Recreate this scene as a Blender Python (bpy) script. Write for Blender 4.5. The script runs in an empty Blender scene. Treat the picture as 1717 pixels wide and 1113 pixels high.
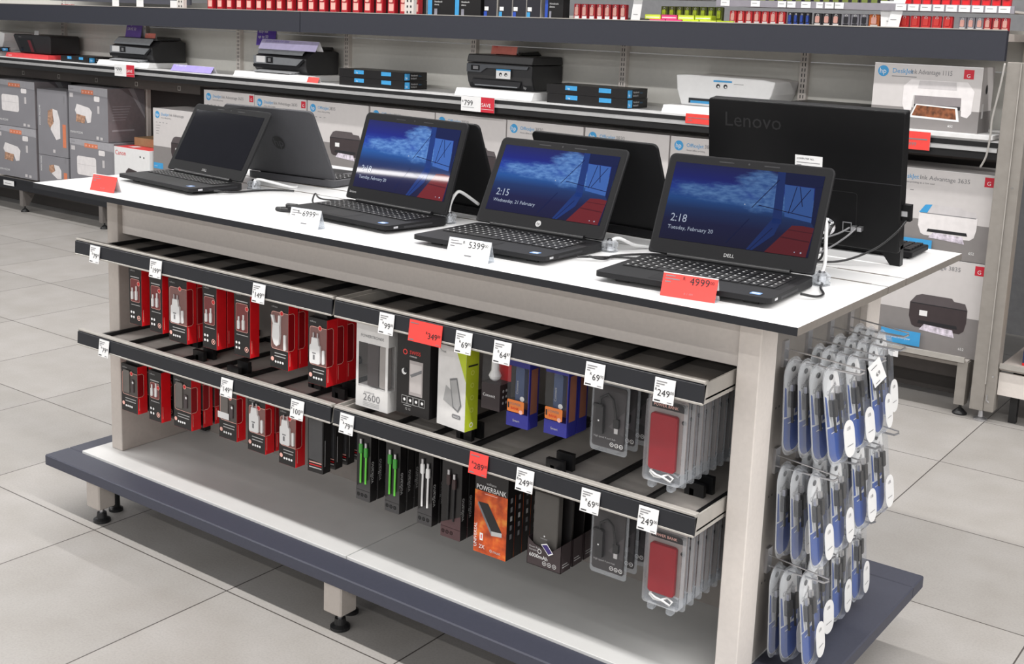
import bpy, math, random
from mathutils import Matrix, Vector
random.seed(7)
S = bpy.context.scene
COL = S.collection

# ------------------------------------------------------------------ camera
CAM = Vector((0.60535, -1.50084, 1.5635))
PITCH, ROLL, YAW = 0.180797, 0.037882, -0.631115
f = Vector((math.sin(YAW)*math.cos(PITCH), math.cos(YAW)*math.cos(PITCH), -math.sin(PITCH)))
r = Vector((math.cos(YAW), -math.sin(YAW), 0)); u = r.cross(f)
r2 = math.cos(ROLL)*r + math.sin(ROLL)*u; u2 = -math.sin(ROLL)*r + math.cos(ROLL)*u
cd = bpy.data.cameras.new('camera'); cam = bpy.data.objects.new('camera', cd); COL.objects.link(cam)
mw = Matrix.Identity(4)
for i in range(3):
    mw[i][0], mw[i][1], mw[i][2], mw[i][3] = r2[i], u2[i], -f[i], CAM[i]
cam.matrix_world = mw
cd.sensor_width = 36; cd.sensor_fit = 'HORIZONTAL'
cd.lens = 2007.95/1717*36
cd.shift_x = 12.84/1717; cd.shift_y = -155.4/1717
cd.clip_start = .05; cd.clip_end = 60
S.camera = cam

# ------------------------------------------------------------------ light
S.view_settings.view_transform = 'Standard'; S.view_settings.look = 'None'
S.view_settings.exposure = 0.0; S.view_settings.gamma = 1.0
S.view_settings.use_curve_mapping = False
W = bpy.data.worlds.new('store'); S.world = W; W.use_nodes = True
bg = W.node_tree.nodes['Background']; bg.inputs[0].default_value = (.93, .96, 1, 1); bg.inputs[1].default_value = .27
def area(name, loc, sx, sy, power, rot=(0, 0, 0), col=(1, .975, .95)):
    l = bpy.data.lights.new(name, 'AREA'); l.shape = 'RECTANGLE'; l.size = sx; l.size_y = sy; l.energy = power; l.color = col
    o = bpy.data.objects.new(name, l); COL.objects.link(o); o.location = loc; o.rotation_euler = rot
    return o
# rows of long luminaires along the aisle, as the store's ceiling has
for yy, pw in ((-9.6, 80), (-6.5, 42), (-3.42, 18), (-.35, 50), (2.70, 38)):
    for xx in (-8.2, -5.9, -3.6, -1.3, 1.0, 3.3, 5.6, 7.9):
        area('ceiling_luminaire', (xx, yy, 3.4), 2.29, .08, pw*(1.3 if xx > 0 else 1))

# ------------------------------------------------------------------ materials
MATS = {}
def mat(name, col, rough=.5, metal=0, var=.06, scale=30, bump=0, emit=None, estr=0, alpha=1, spec=.5, coat=0):
    if name in MATS: return MATS[name]
    m = bpy.data.materials.new(name); m.use_nodes = True; nt = m.node_tree; N = nt.nodes; b = N['Principled BSDF']
    b.inputs['Roughness'].default_value = rough; b.inputs['Metallic'].default_value = metal
    b.inputs['Specular IOR Level'].default_value = spec; b.inputs['Coat Weight'].default_value = coat
    tc = N.new('ShaderNodeTexCoord'); no = N.new('ShaderNodeTexNoise'); no.inputs['Scale'].default_value = scale; no.inputs['Detail'].default_value = 3
    nt.links.new(tc.outputs['Object'], no.inputs['Vector'])
    rp = N.new('ShaderNodeValToRGB'); nt.links.new(no.outputs['Fac'], rp.inputs[0])
    c = tuple(col)
    rp.color_ramp.elements[0].position = .3; rp.color_ramp.elements[1].position = .7
    rp.color_ramp.elements[0].color = tuple(max(0, x*(1-var)) for x in c)+(1,)
    rp.color_ramp.elements[1].color = tuple(min(1, x*(1+var)) for x in c)+(1,)
    nt.links.new(rp.outputs[0], b.inputs['Base Color'])
    if bump:
        bp = N.new('ShaderNodeBump'); bp.inputs['Strength'].default_value = bump; bp.inputs['Distance'].default_value = .001
        nt.links.new(no.outputs['Fac'], bp.inputs['Height']); nt.links.new(bp.outputs[0], b.inputs['Normal'])
    if emit: b.inputs['Emission Color'].default_value = tuple(emit)+(1,); b.inputs['Emission Strength'].default_value = estr
    if alpha < 1: b.inputs['Alpha'].default_value = alpha
    MATS[name] = m; return m
def lin(h):
    h = h.lstrip('#'); v = [int(h[i:i+2], 16)/255 for i in (0, 2, 4)]
    return tuple(x/12.92 if x <= .04045 else ((x+.055)/1.055)**2.4 for x in v)
def hm(h, rough=.5, **k): return mat('paint_'+h.lstrip('#')+'_%d' % (rough*100), lin(h), rough, **k)

LAMI = mat('white_laminate', (.86, .86, .86), .28, var=.02, scale=8)
EDGE = mat('black_edge_band', lin('15171d'), .45, scale=60)
EDGE2 = mat('grey_edge_band', lin('77716b'), .5, scale=60)
GREY = mat('warm_grey_powder_coat', lin('bdb5ae'), .5, var=.03, scale=90, bump=.05)
GREYL = mat('pale_grey_powder_coat', lin('dcd5cf'), .5, var=.03, scale=90, bump=.05)
NAVY = mat('dark_blue_grey_powder_coat', lin('3c3e4b'), .55, var=.05, scale=120, bump=.05)
NAVYD = mat('navy_label_strip', lin('191b21'), .5, var=.05)
DECK = mat('white_deck', (.62, .62, .61), .45, var=.03, scale=12)
TRAY = mat('dark_tray_metal', lin('c2bcb6'), .5, var=.06)
BLK = mat('black_plastic', (.012, .012, .013), .42, var=.15, scale=80)
BLKM = mat('black_wire', (.01, .01, .011), .35)
RIM = mat('light_grey_rim', lin('a8a49e'), .4)
HEAD = mat('header_blue_grey', lin('2a2c36'), .6, var=.04, scale=90)
SILVER = mat('satin_steel', (.62, .62, .64), .3, metal=.9)
CHROME = mat('polished_steel', (.8, .8, .82), .12, metal=1)
WHITE = mat('white_print', (.82, .82, .82), .5, var=.02)
WPLA = mat('white_plastic', (.8, .8, .8), .3, var=.02)
INK = mat('black_print', (.015, .015, .018), .5)
INKG = mat('grey_print', (.2, .2, .21), .6)
REDP = mat('red_card', lin('e8453f'), .5, var=.03)
REDB = mat('red_carton', lin('d81a22'), .35, var=.05)
BLKC = mat('black_carton', lin('151314'), .35, var=.1)
CREAM = mat('pale_pink_outline', lin('f0b8ac'), .4)

def clear(name='clear_plastic', a=.16, tint=(.9, .93, .96), rough=.06, k=.6):
    if name in MATS: return MATS[name]
    m = bpy.data.materials.new(name); m.use_nodes = True; nt = m.node_tree; N = nt.nodes
    for n in list(N): N.remove(n)
    out = N.new('ShaderNodeOutputMaterial'); mx = N.new('ShaderNodeMixShader'); tr = N.new('ShaderNodeBsdfTransparent'); tr.inputs[0].default_value = tuple(tint)+(1,)
    pb = N.new('ShaderNodeBsdfPrincipled'); pb.inputs['Roughness'].default_value = rough; pb.inputs['Base Color'].default_value = (.75, .77, .8, 1)
    lw = N.new('ShaderNodeLayerWeight'); lw.inputs[0].default_value = .35
    no = N.new('ShaderNodeTexNoise'); no.inputs['Scale'].default_value = 40
    mr = N.new('ShaderNodeMath'); mr.operation = 'MULTIPLY_ADD'; mr.inputs[1].default_value = k; mr.inputs[2].default_value = a
    ad = N.new('ShaderNodeMath'); ad.operation = 'MULTIPLY'; m2 = N.new('ShaderNodeMath'); m2.operation = 'MULTIPLY_ADD'; m2.inputs[1].default_value = .5; m2.inputs[2].default_value = .75
    nt.links.new(no.outputs['Fac'], m2.inputs[0]); nt.links.new(lw.outputs['Facing'], mr.inputs[0]); nt.links.new(mr.outputs[0], ad.inputs[0]); nt.links.new(m2.outputs[0], ad.inputs[1])
    nt.links.new(ad.outputs[0], mx.inputs[0]); nt.links.new(tr.outputs[0], mx.inputs[1]); nt.links.new(pb.outputs[0], mx.inputs[2]); nt.links.new(mx.outputs[0], out.inputs[0])
    MATS[name] = m; return m
CLEAR = clear(); CLEARW = clear('thin_window_film', .015, (.98, .98, .98), .05, .09); CLEARM = clear('cloudy_blister_plastic', .12, (.88, .9, .92), .1, .5)

# ------------------------------------------------------------------ mesh builder
TEXTS = {}
def text_geo(s):
    if s in TEXTS: return TEXTS[s]
    c = bpy.data.curves.new('t', 'FONT'); c.body = s; c.size = 1; c.resolution_u = 2
    o = bpy.data.objects.new('t', c); COL.objects.link(o)
    bpy.context.view_layer.update()
    me = o.evaluated_get(bpy.context.evaluated_depsgraph_get()).to_mesh()
    vs = [tuple(v.co[:2]) for v in me.vertices]; fs = [tuple(p.vertices) for p in me.polygons]
    w = max([v[0] for v in vs], default=0)
    bpy.data.objects.remove(o); bpy.data.curves.remove(c)
    TEXTS[s] = (vs, fs, w); return TEXTS[s]
def front(x, y, z): return Matrix(((1, 0, 0, x), (0, 0, -1, y), (0, 1, 0, z), (0, 0, 0, 1)))   # decal plane facing -y
def right(x, y, z): return Matrix(((0, 0, 1, x), (1, 0, 0, y), (0, 1, 0, z), (0, 0, 0, 1)))    # facing +x
def top(x, y, z): return Matrix.Translation((x, y, z))
def rear(x, y, z): return Matrix(((-1, 0, 0, x), (0, 0, 1, y), (0, 1, 0, z), (0, 0, 0, 1)))
class MB:
    def __init__(s): s.v = []; s.f = []; s.m = []; s.mats = []; s.uv = {}; s.M = Matrix.Identity(4)
    def mi(s, m):
        if m not in s.mats: s.mats.append(m)
        return s.mats.index(m)
    def add(s, vs, fs, m, M=None):
        T = M if M is not None else s.M; n = len(s.v); k = s.mi(m)
        for v in vs: s.v.append(tuple(T @ Vector(v)))
        for q in fs: s.f.append(tuple(n+i for i in q)); s.m.append(k)
        return s
    def box(s, a, b, m, M=None, ms=None):
        x0, y0, z0 = a; x1, y1, z1 = b
        vs = [(x0, y0, z0), (x1, y0, z0), (x1, y1, z0), (x0, y1, z0), (x0, y0, z1), (x1, y0, z1), (x1, y1, z1), (x0, y1, z1)]
        fs = [(3, 2, 1, 0), (4, 5, 6, 7), (0, 1, 5, 4), (1, 2, 6, 5), (2, 3, 7, 6), (3, 0, 4, 7)]   # bottom top front right back left
        s.add(vs, fs, m, M)
        if ms:
            for i, mm in ms.items(): s.m[len(s.m)-6+i] = s.mi(mm)
        return s
    def prism(s, pts, w0, w1, m, M=None, mside=None):     # polygon in uv, extruded along w
        n = len(pts); vs = [(p[0], p[1], w0) for p in pts]+[(p[0], p[1], w1) for p in pts]
        s.add(vs, [tuple(range(n-1, -1, -1)), tuple(range(n, 2*n))], m, M)
        T = M if M is not None else s.M; k = s.mi(mside or m); b = len(s.v)-2*n
        for i in range(n): j = (i+1) % n; s.f.append((b+i, b+j, b+n+j, b+n+i)); s.m.append(k)
        return s
    def poly(s, pts, m, M=None, w=.0006):
        return s.add([(p[0], p[1], w) for p in pts], [tuple(range(len(pts)))], m, M)
    def rect(s, u0, v0, u1, v1, m, M=None, w=.0006): return s.poly([(u0, v0), (u1, v0), (u1, v1), (u0, v1)], m, M, w)
    def disc(s, cu, cv, ru, m, M=None, w=.0006, rv=None, n=20):
        rv = rv or ru
        return s.poly([(cu+ru*math.cos(2*math.pi*i/n), cv+rv*math.sin(2*math.pi*i/n)) for i in range(n)], m, M, w)
    def ring(s, cu, cv, r0, r1, m, M=None, w=.0006, n=18):
        vs = []
        for rr in (r0, r1): vs += [(cu+rr*math.cos(2*math.pi*i/n), cv+rr*math.sin(2*math.pi*i/n), w) for i in range(n)]
        return s.add(vs, [(i, n+i, n+(i+1) % n, (i+1) % n) for i in range(n)], m, M)
    def text(s, t, u, v, size, m, M=None, w=.0007, align='L', sx=1, rot=0, maxw=None):
        vs, fs, wd = text_geo(t)
        if maxw and wd*size*sx > maxw: sx = maxw/(wd*size)
        off = {'L': 0, 'C': -wd/2, 'R': -wd}[align]; c, sn = math.cos(rot), math.sin(rot)
        out = []
        for a, b in vs:
            x = (a+off)*size*sx; y = b*size
            out.append((u+x*c-y*sn, v+x*sn+y*c, w))
        return s.add(out, fs, m, M)
    def tube(s, pts, rad, m, M=None, n=8, cap=True):
        P = [Vector(p) for p in pts]; vs = []; fs = []; prev = None
        for i, p in enumerate(P):
            d = (P[min(i+1, len(P)-1)]-P[max(i-1, 0)]).normalized()
            a = prev if prev is not None else (Vector((0, 0, 1)) if abs(d.z) < .9 else Vector((1, 0, 0)))
            e1 = (a-d*a.dot(d)).normalized(); e2 = d.cross(e1); prev = e1
            rr = rad[i] if isinstance(rad, (list, tuple)) else rad
            for k in range(n): t = 2*math.pi*k/n; vs.append(tuple(p+e1*rr*math.cos(t)+e2*rr*math.sin(t)))
        for i in range(len(P)-1):
            for k in range(n): k2 = (k+1) % n; fs.append((i*n+k, i*n+k2, (i+1)*n+k2, (i+1)*n+k))
        if cap: fs.append(tuple(range(n-1, -1, -1))); fs.append(tuple((len(P)-1)*n+k for k in range(n)))
        return s.add(vs, fs, m, M)
    def cyl(s, p, q, rad, m, M=None, n=16): return s.tube([p, q], rad, m, M, n)
    def lathe(s, prof, m, M=None, n=20):      # prof [(r,z)]
        vs = []; fs = []
        for rr, z in prof: vs += [(rr*math.cos(2*math.pi*k/n), rr*math.sin(2*math.pi*k/n), z) for k in range(n)]
        for i in range(len(prof)-1):
            for k in range(n): k2 = (k+1) % n; fs.append((i*n+k, i*n+k2, (i+1)*n+k2, (i+1)*n+k))
        fs.append(tuple(range(n-1, -1, -1))); fs.append(tuple((len(prof)-1)*n+k for k in range(n)))
        return s.add(vs, fs, m, M)
    def build(s, name, parent=None, bevel=0, smooth=False, seg=1):
        me = bpy.data.meshes.new(name); me.from_pydata(s.v, [], s.f)
        for m in s.mats: me.materials.append(m)
        for p, k in zip(me.polygons, s.m): p.material_index = k; p.use_smooth = smooth
        if s.uv:
            uvl = me.uv_layers.new(name='uv')
            for fi, uvs in s.uv.items():
                for li, q in zip(me.polygons[fi].loop_indices, uvs): uvl.data[li].uv = q
        me.update()
        o = bpy.data.objects.new(name, me); COL.objects.link(o)
        if parent: o.parent = parent
        if bevel:
            b = o.modifiers.new('bevel', 'BEVEL'); b.width = bevel; b.segments = seg; b.limit_method = 'ANGLE'; b.angle_limit = math.radians(40)
        return o
def rrect(x0, y0, x1, y1, rad, n=5):
    pts = []
    rads = rad if isinstance(rad, (list, tuple)) else [rad]*4      # bl br tr tl
    for (cx, cy, a0), rd in zip(((x0, y0, 180), (x1, y0, 270), (x1, y1, 0), (x0, y1, 90)), rads):
        ccx = cx+rd if cx == x0 else cx-rd; ccy = cy+rd if cy == y0 else cy-rd
        if rd == 0: pts.append((cx, cy)); continue
        for i in range(n+1):
            t = math.radians(a0+90*i/n); pts.append((ccx+rd*math.cos(t), ccy+rd*math.sin(t)))
    return pts
def outline(s, pts, wd, m, M, w=.0008):       # closed outline strip in uv plane
    n = len(pts); cx = sum(p[0] for p in pts)/n; cy = sum(p[1] for p in pts)/n
    vs = [(p[0], p[1], w) for p in pts]
    for p in pts:
        d = math.hypot(p[0]-cx, p[1]-cy) or 1; vs.append((p[0]-(p[0]-cx)/d*wd, p[1]-(p[1]-cy)/d*wd, w))
    s.add(vs, [(i, (i+1) % n, n+(i+1) % n, n+i) for i in range(n)], m, M)
def empty(name, loc, rz=0, label=None, cat=None, group=None, rx=0, ry=0):
    o = bpy.data.objects.new(name, None); COL.objects.link(o); o.location = loc; o.rotation_euler = (rx, ry, rz); o.empty_display_size = .02
    tag(o, label, cat, group); return o
def tag(o, label=None, cat=None, group=None, kind=None):
    if label: o['label'] = label
    if cat: o['category'] = cat
    if group: o['group'] = group
    if kind: o['kind'] = kind
    return o
KIDS = {}
def copy_tree(o, parent=None):
    c = o.copy(); COL.objects.link(c)
    if parent: c.parent = parent
    for ch in [x for x in bpy.data.objects if x.parent == o]: copy_tree(ch, c)
    return c
def dup(o, loc, label=None, rz=None, group=None, ry=None):
    c = copy_tree(o); c.location = loc
    if rz is not None: c.rotation_euler.z = rz
    if ry is not None: c.rotation_euler.y = ry
    if label: c['label'] = label
    if group: c['group'] = group
    return c
ORD = ['first', 'second', 'third', 'fourth', 'fifth', 'sixth', 'seventh', 'eighth', 'ninth', 'tenth', 'eleventh', 'twelfth', 'thirteenth', 'fourteenth', 'fifteenth', 'sixteenth', 'seventeenth', 'eighteenth', 'nineteenth', 'twentieth']

# ================================================================== setting
def floor_mat():
    m = bpy.data.materials.new('porcelain_floor_tiles'); m.use_nodes = True; nt = m.node_tree; N = nt.nodes; b = N['Principled BSDF']
    tc = N.new('ShaderNodeTexCoord'); mp = N.new('ShaderNodeMapping'); mp.inputs['Location'].default_value = (1.7766, -.5322, 0)
    br = N.new('ShaderNodeTexBrick'); br.offset = 0; br.squash = 1; br.inputs['Scale'].default_value = 1
    br.inputs['Brick Width'].default_value = .6; br.inputs['Row Height'].default_value = .6; br.inputs['Mortar Size'].default_value = .0022; br.inputs['Mortar Smooth'].default_value = .1
    br.inputs['Color1'].default_value = (.43, .41, .392, 1); br.inputs['Color2'].default_value = (.38, .363, .346, 1); br.inputs['Mortar'].default_value = (.09, .08, .075, 1)
    nt.links.new(tc.outputs['Object'], mp.inputs['Vector']); nt.links.new(mp.outputs[0], br.inputs['Vector'])
    no = N.new('ShaderNodeTexNoise'); no.inputs['Scale'].default_value = 6; no.inputs['Detail'].default_value = 6; nt.links.new(tc.outputs['Object'], no.inputs['Vector'])
    n2 = N.new('ShaderNodeTexNoise'); n2.inputs['Scale'].default_value = 160; n2.inputs['Detail'].default_value = 2; nt.links.new(tc.outputs['Object'], n2.inputs['Vector'])
    mx = N.new('ShaderNodeMixRGB'); mx.blend_type = 'MULTIPLY'; mx.inputs[0].default_value = 1
    cr = N.new('ShaderNodeValToRGB'); cr.color_ramp.elements[0].position = .3; cr.color_ramp.elements[0].color = (.88, .87, .85, 1); cr.color_ramp.elements[1].position = .7; cr.color_ramp.elements[1].color = (1, 1, 1, 1)
    nt.links.new(no.outputs['Fac'], cr.inputs[0]); nt.links.new(br.outputs['Color'], mx.inputs[1]); nt.links.new(cr.outputs[0], mx.inputs[2])
    m3 = N.new('ShaderNodeMixRGB'); m3.blend_type = 'MULTIPLY'; m3.inputs[0].default_value = 1
    c3 = N.new('ShaderNodeValToRGB'); c3.color_ramp.elements[0].position = .3; c3.color_ramp.elements[0].color = (.9, .9, .9, 1); c3.color_ramp.elements[1].position = .6
    nt.links.new(n2.outputs['Fac'], c3.inputs[0]); nt.links.new(mx.outputs[0], m3.inputs[1]); nt.links.new(c3.outputs[0], m3.inputs[2])
    nt.links.new(m3.outputs[0], b.inputs['Base Color']); b.inputs['Roughness'].default_value = .42; b.inputs['Specular IOR Level'].default_value = .3
    return m
g = MB(); g.box((-12, -12, -.05), (8, 7, 0), floor_mat()); tag(g.build('floor'), kind='structure')
g = MB(); g.box((-12, 5.2, 0), (6, 5.3, 3.6), mat('store_wall_paint', (.3, .3, .31), .7)); tag(g.build('wall_back'), kind='structure')

# ================================================================== display gondola
TOPZ = 1.037
gon = empty('display_gondola', (0, 0, 0), label='long grey metal display counter body with two stepped hanging trays and white base deck', cat='display counter')
X0, X1, Y0, Y1 = -2.604, -.205, .519, 1.509
g = MB(); z0, z1 = .153, .187
g.box((X0, Y0, z0), (X1, Y0+.085, z1), NAVY); g.box((X0, Y1-.085, z0), (X1, Y1, z1), NAVY)
g.box((X0, Y0+.085, z0), (X0+.07, Y1-.085, z1), NAVY); g.box((X1-.16, Y0+.085, z0), (X1, Y1-.085, z1), NAVY)
g.box((X0+.07, Y0+.085, z0), (X1-.16, Y1-.085, z0+.02), NAVY)
g.build('base_frame', gon, bevel=.003)
g = MB(); g.box((X0+.07, Y0+.085, .17), (-1.4, Y1-.085, .193), DECK); g.box((-1.397, Y0+.085, .17), (X1-.16, Y1-.085, .193), DECK); g.build('base_deck', gon, bevel=.001)
for i, lx in enumerate((-2.415, -1.4, -.42)):
    for ly in (.575, 1.4):
        g = MB(); g.box((lx-.032, ly-.02, .05), (lx+.032, ly+.04, .153), GREY); g.box((lx-.045, ly+.03, .065), (lx-.034, ly+.14, .153), GREY)
        lg = g.build('leg', gon, bevel=.004)
        g = MB(); g.cyl((lx, ly+.012, .02), (lx, ly+.012, .052), .007, SILVER); g.lathe([(.026, 0), (.026, .008), (.016, .014), (.014, .03)], BLK, Matrix.Translation((lx, ly+.012, 0)))
        g.build('foot', lg); g = MB(); g.lathe([(.022, 0), (.022, .008), (.013, .014), (.012, .066)], BLK, Matrix.Translation((lx-.038, ly+.09, 0))); g.build('foot', lg)
# end panels
PY0, PY1 = .683, 1.357
g = MB(); g.box((-2.492, PY0, .193), (-2.44, PY1, 1.005), GREY); g.build('end_panel', gon, bevel=.002)
g = MB(); g.box((-.394, PY0, .193), (-.344, PY0+.082, 1.005), GREYL); g.build('corner_post', gon, bevel=.002)
g = MB(); g.box((-.394, PY1-.06, .193), (-.344, PY1+.028, 1.005), GREYL); g.build('corner_post', gon, bevel=.002)
g = MB(); g.box((-.39, PY0+.082, .193), (-.362, PY1-.06, 1.005), mat('pegboard_grey', lin('8b8681'), .5))
for j in range(11):
    for kz in range(4):
        for q in (-.008, .008):
            g.disc(.785+j*.048+q, .973-kz*.2-.03*(kz == 0), .003, INK, Matrix(((0, 0, 1, -.362), (1, 0, 0, 0), (0, 1, 0, 0), (0, 0, 0, 1))), w=.0005, n=8)
g.build('pegboard', gon)
# centre spine and back panels
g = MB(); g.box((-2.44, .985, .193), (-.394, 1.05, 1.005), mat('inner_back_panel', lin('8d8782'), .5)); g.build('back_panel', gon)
g = MB()
for px in (-2.40, -1.43, -.435):
    g = MB(); g.box((px-.018, .962, .2), (px+.018, .985, 1.0), BLK)
    for k in range(24): g.box((px-.009, .9612, .23+k*.032), (px-.003, .962, .25+k*.032), RIM); g.box((px+.003, .9612, .23+k*.032), (px+.009, .962, .25+k*.032), RIM)
    g.build('slotted_upright', gon)
g = MB(); g.box((-2.44, .70, .884), (-.394, .715, 1.004), GREYL); g.box((-2.44, 1.32, .884), (-.394, 1.335, 1.004), GREYL)
g.build('apron_board', gon, bevel=.001)
g = MB()
for bx in (-1.40, -.47): g.box((bx-.03, .66, 1.006), (bx+.03, .72, 1.0195), BLK)
g.box((-2.43, .66, 1.006), (-2.37, .72, 1.0195), BLK); g.box((-2.49, .70, 1.005), (-.35, 1.33, 1.0195), GREY)
g.build('top_bracket', gon)

# trays
def tray(x0, x1, zt, hooks, label):
    t = MB(); yf = .553; yb = .962; zf = zt-.036
    t.box((x0, yf+.012, zf), (x1, yb, zf+.004), TRAY if zt < .7 else mat('shaded_tray_metal', lin('7d7873'), .5))  # upper trays get a darker metal, the tabletop's shadow put into the colour
    t.box((x0, yf+.02, zf), (x0+.004, yb, zf+.010 if x0 < -2 else zt-.006), RIM); t.box((x1-.004, yf+.006, zf-.008), (x1, .70, zt-.001), RIM); t.box((x1-.004, .70, zf), (x1, yb, zt-.004), RIM)
    o = t.build('tray', gon); o['label'] = label
    l = MB(); l.prism([(0, 0), (.006, -.002), (.014, zt-zf+.004), (.002, zt-zf+.002)], x0, x1, NAVYD, Matrix(((0, 0, 1, 0), (1, 0, 0, yf), (0, 1, 0, zf-.006), (0, 0, 0, 1))))
    l.box((x0, yf+.004, zt-.002), (x1, yf+.02, zt+.004), RIM); l.box((x0, yf-.001, zf-.009), (x1, yf+.006, zf-.004), RIM)
    l.build('label_strip', o, bevel=.001)
    # black cross bars that the hooks clip on
    b = MB()
    n = int((x1-x0)/.118)
    for i in range(n+1):
        xx = x0+.03+i*(x1-x0-.06)/n
        b.box((xx-.004, yf+.03, zf+.005), (xx+.004, yb, zf+.016), BLK)
    b.build('cross_bar', o)
    for hx, dy in hooks:
        h = MB(); z = zf-.012
        h.tube([(hx, yb, z+.02), (hx, yb-.01, z), (hx, .60, z), (hx, .592, z+.008)], .0024, BLKM, n=6)
        h.box((hx-.022, yb-.03, z), (hx+.022, yb+.02, z+.028), BLKM)
        h.build('peg_hook', gon)
        if dy:
            c = MB(); c.box((hx-.026, dy, zf+.005), (hx+.02, dy+.012, zf+.034), BLKM); c.box((hx-.018, dy+.03, zf+.005), (hx+.026, dy+.042, zf+.044), BLKM); c.box((hx-.014, dy, zf+.005), (hx-.004, dy+.07, zf+.02), BLKM); c.build('hook_clip', gon)
TZ1, TZ2 = .880, .604
UPX = [(-2.246, 0), (-2.152, 0), (-2.056, 0), (-1.92, 0), (-1.788, 0), (-1.645, 0), (-1.505, 0)]
UPXR = [(-1.317, 0), (-1.184, 0), (-1.066, 0), (-.945, .80), (-.876, 0), (-.773, 0), (-.641, 0), (-.502, 0)]
LOX = [(-2.282, 0), (-2.163, .74), (-2.04, .66), (-1.847, .62), (-1.732, 0), (-1.613, .70), (-1.505, .68)]
LOXR = [(-1.341, .80), (-1.244, .82), (-1.139, .70), (-1.069, .66), (-.939, 0), (-.787, .63), (-.625, 0), (-.485, .72)]
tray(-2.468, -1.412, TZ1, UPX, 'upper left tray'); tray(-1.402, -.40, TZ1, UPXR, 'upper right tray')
tray(-2.468, -1.412, TZ2, LOX, 'lower left tray'); tray(-1.402, -.40, TZ2, LOXR, 'lower right tray')

# tabletop
tt = empty('tabletop', (0, 0, 0), label='white laminate tabletop with black front edge on the display counter', cat='tabletop')
XL, XR, YF, YB = -2.608, -.2025, .513, 1.530
def slab(name, y0, y1, mfront, par):
    g = MB(); g.box((XL, y0, TOPZ-.016), (XR, y1, TOPZ), LAMI, ms={0: GREY, 2: mfront, 3: EDGE2, 4: EDGE2, 5: EDGE2}); g.box((XL+.002, y0+.002, TOPZ-.0165), (XR-.002, y1-.002, TOPZ-.016), GREY)
    return g.build(name, par)
slab('front_board', YF, .991, EDGE, tt); slab('centre_strip', .9955, 1.107, EDGE2, tt); slab('rear_board', 1.1115, YB, EDGE2, tt)
g = MB()
for y in (.993, 1.109):
    for a, b in ((-2.55, -1.9), (-1.7, -1.3), (-1.2, -.95), (-.75, -.42), (-.36, -.24)): g.box((a, y-.004, TOPZ-.012), (b, y+.004, TOPZ+.0006), EDGE2)
g.build('cable_slot_cover', tt)

# ================================================================== price tags
def price_tag(x, zc, price, cents, label, red=False, w=.046, rot=0):
    h = .05
    t = MB(); M = front(0, 0, 0); m = REDP if red else WHITE
    t.box((-w/2, 0, -h/2), (w/2, .0015, h/2), m)
    ik = INK
    n = price[1:]; nw = .0095*len(n); xr = w/2-.0095 if w < .08 else w/2-.012
    t.text(n, xr, -.011, .0195, ik, M, align='R', maxw=nw); t.text('R', xr-nw-.0005, -.0015, .009, ik, M, align='R')
    if cents: t.text(cents, xr+.0006, -.004, .0095, ik, M, maxw=.0085)
    for i in range(3 if not red else 1): t.rect(-w/2+.004, h/2-.006-i*.005, -w/2+.004+(.024, .019, .008)[i], h/2-.008-i*.005, INKG, M)
    t.rect(-w/2+.003, -h/2+.003, -w/2+.017, -h/2+.0055, ik if not red else INKG, M); t.rect(w/2-.014, -h/2+.003, w/2-.003, -h/2+.0045, INKG, M)
    o = t.build('price_tag'); o.location = (x, .5488, zc); o.rotation_euler = (math.radians(-7), rot, 0)
    tag(o, label, 'price tag', 'price tags on the tray edges'); return o
z = .850
price_tag(-2.365, z, 'R79', '99', 'white price tag at the left end of the upper left tray edge')
price_tag(-2.086, z, 'R199', '99', 'white 199 price tag second from the left on the upper left tray edge', w=.05)
price_tag(-1.668, z, 'R149', '99', 'white 149 price tag above the car charger box on the upper left tray edge')
price_tag(-1.228, z, 'R99', '00', 'white 99 price tag on the upper right tray edge left of the wide red tag')
price_tag(-1.108, z, 'R349', '00', 'wide red 349 price tag on the upper right tray edge', True, w=.098)
price_tag(-.996, z-.001, 'R69', '95', 'white 69.95 price tag right of the wide red tag on the upper edge')
price_tag(-.888, z-.003, 'R64', '87', 'white 64.87 price tag on the upper tray edge above a blue and orange box')
price_tag(-.648, z-.003, 'R69', '95', 'white 69.95 price tag on the upper right tray edge above the adapter pack')
price_tag(-.484, z-.002, 'R249', '00', 'white 249 price tag near the right end of the upper tray edge')
z = .5735
price_tag(-2.332, z, 'R79', '99', 'white price tag at the left end of the lower left tray edge')
price_tag(-1.793, z-.003, 'R149', '99', 'white 149 price tag in the middle of the lower left tray edge')
price_tag(-1.525, z-.003, 'R100', '00', 'white 100 price tag near the right end of the lower left tray edge')
price_tag(-1.352, z, 'R79', '99', 'white 79.99 price tag at the left end of the lower right tray edge')
price_tag(-.942, z+.002, 'R289', '00', 'red 289 price tag on the lower right tray edge', True, w=.052)
price_tag(-.813, z-.002, 'R249', '00', 'white 249 price tag beside the red tag on the lower tray edge')
price_tag(-.643, z-.003, 'R69', '95', 'white 69.95 price tag on the lower tray edge above the lower adapter pack')
price_tag(-.503, z-.003, 'R249', '00', 'white 249 price tag near the right end of the lower tray edge')

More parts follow.
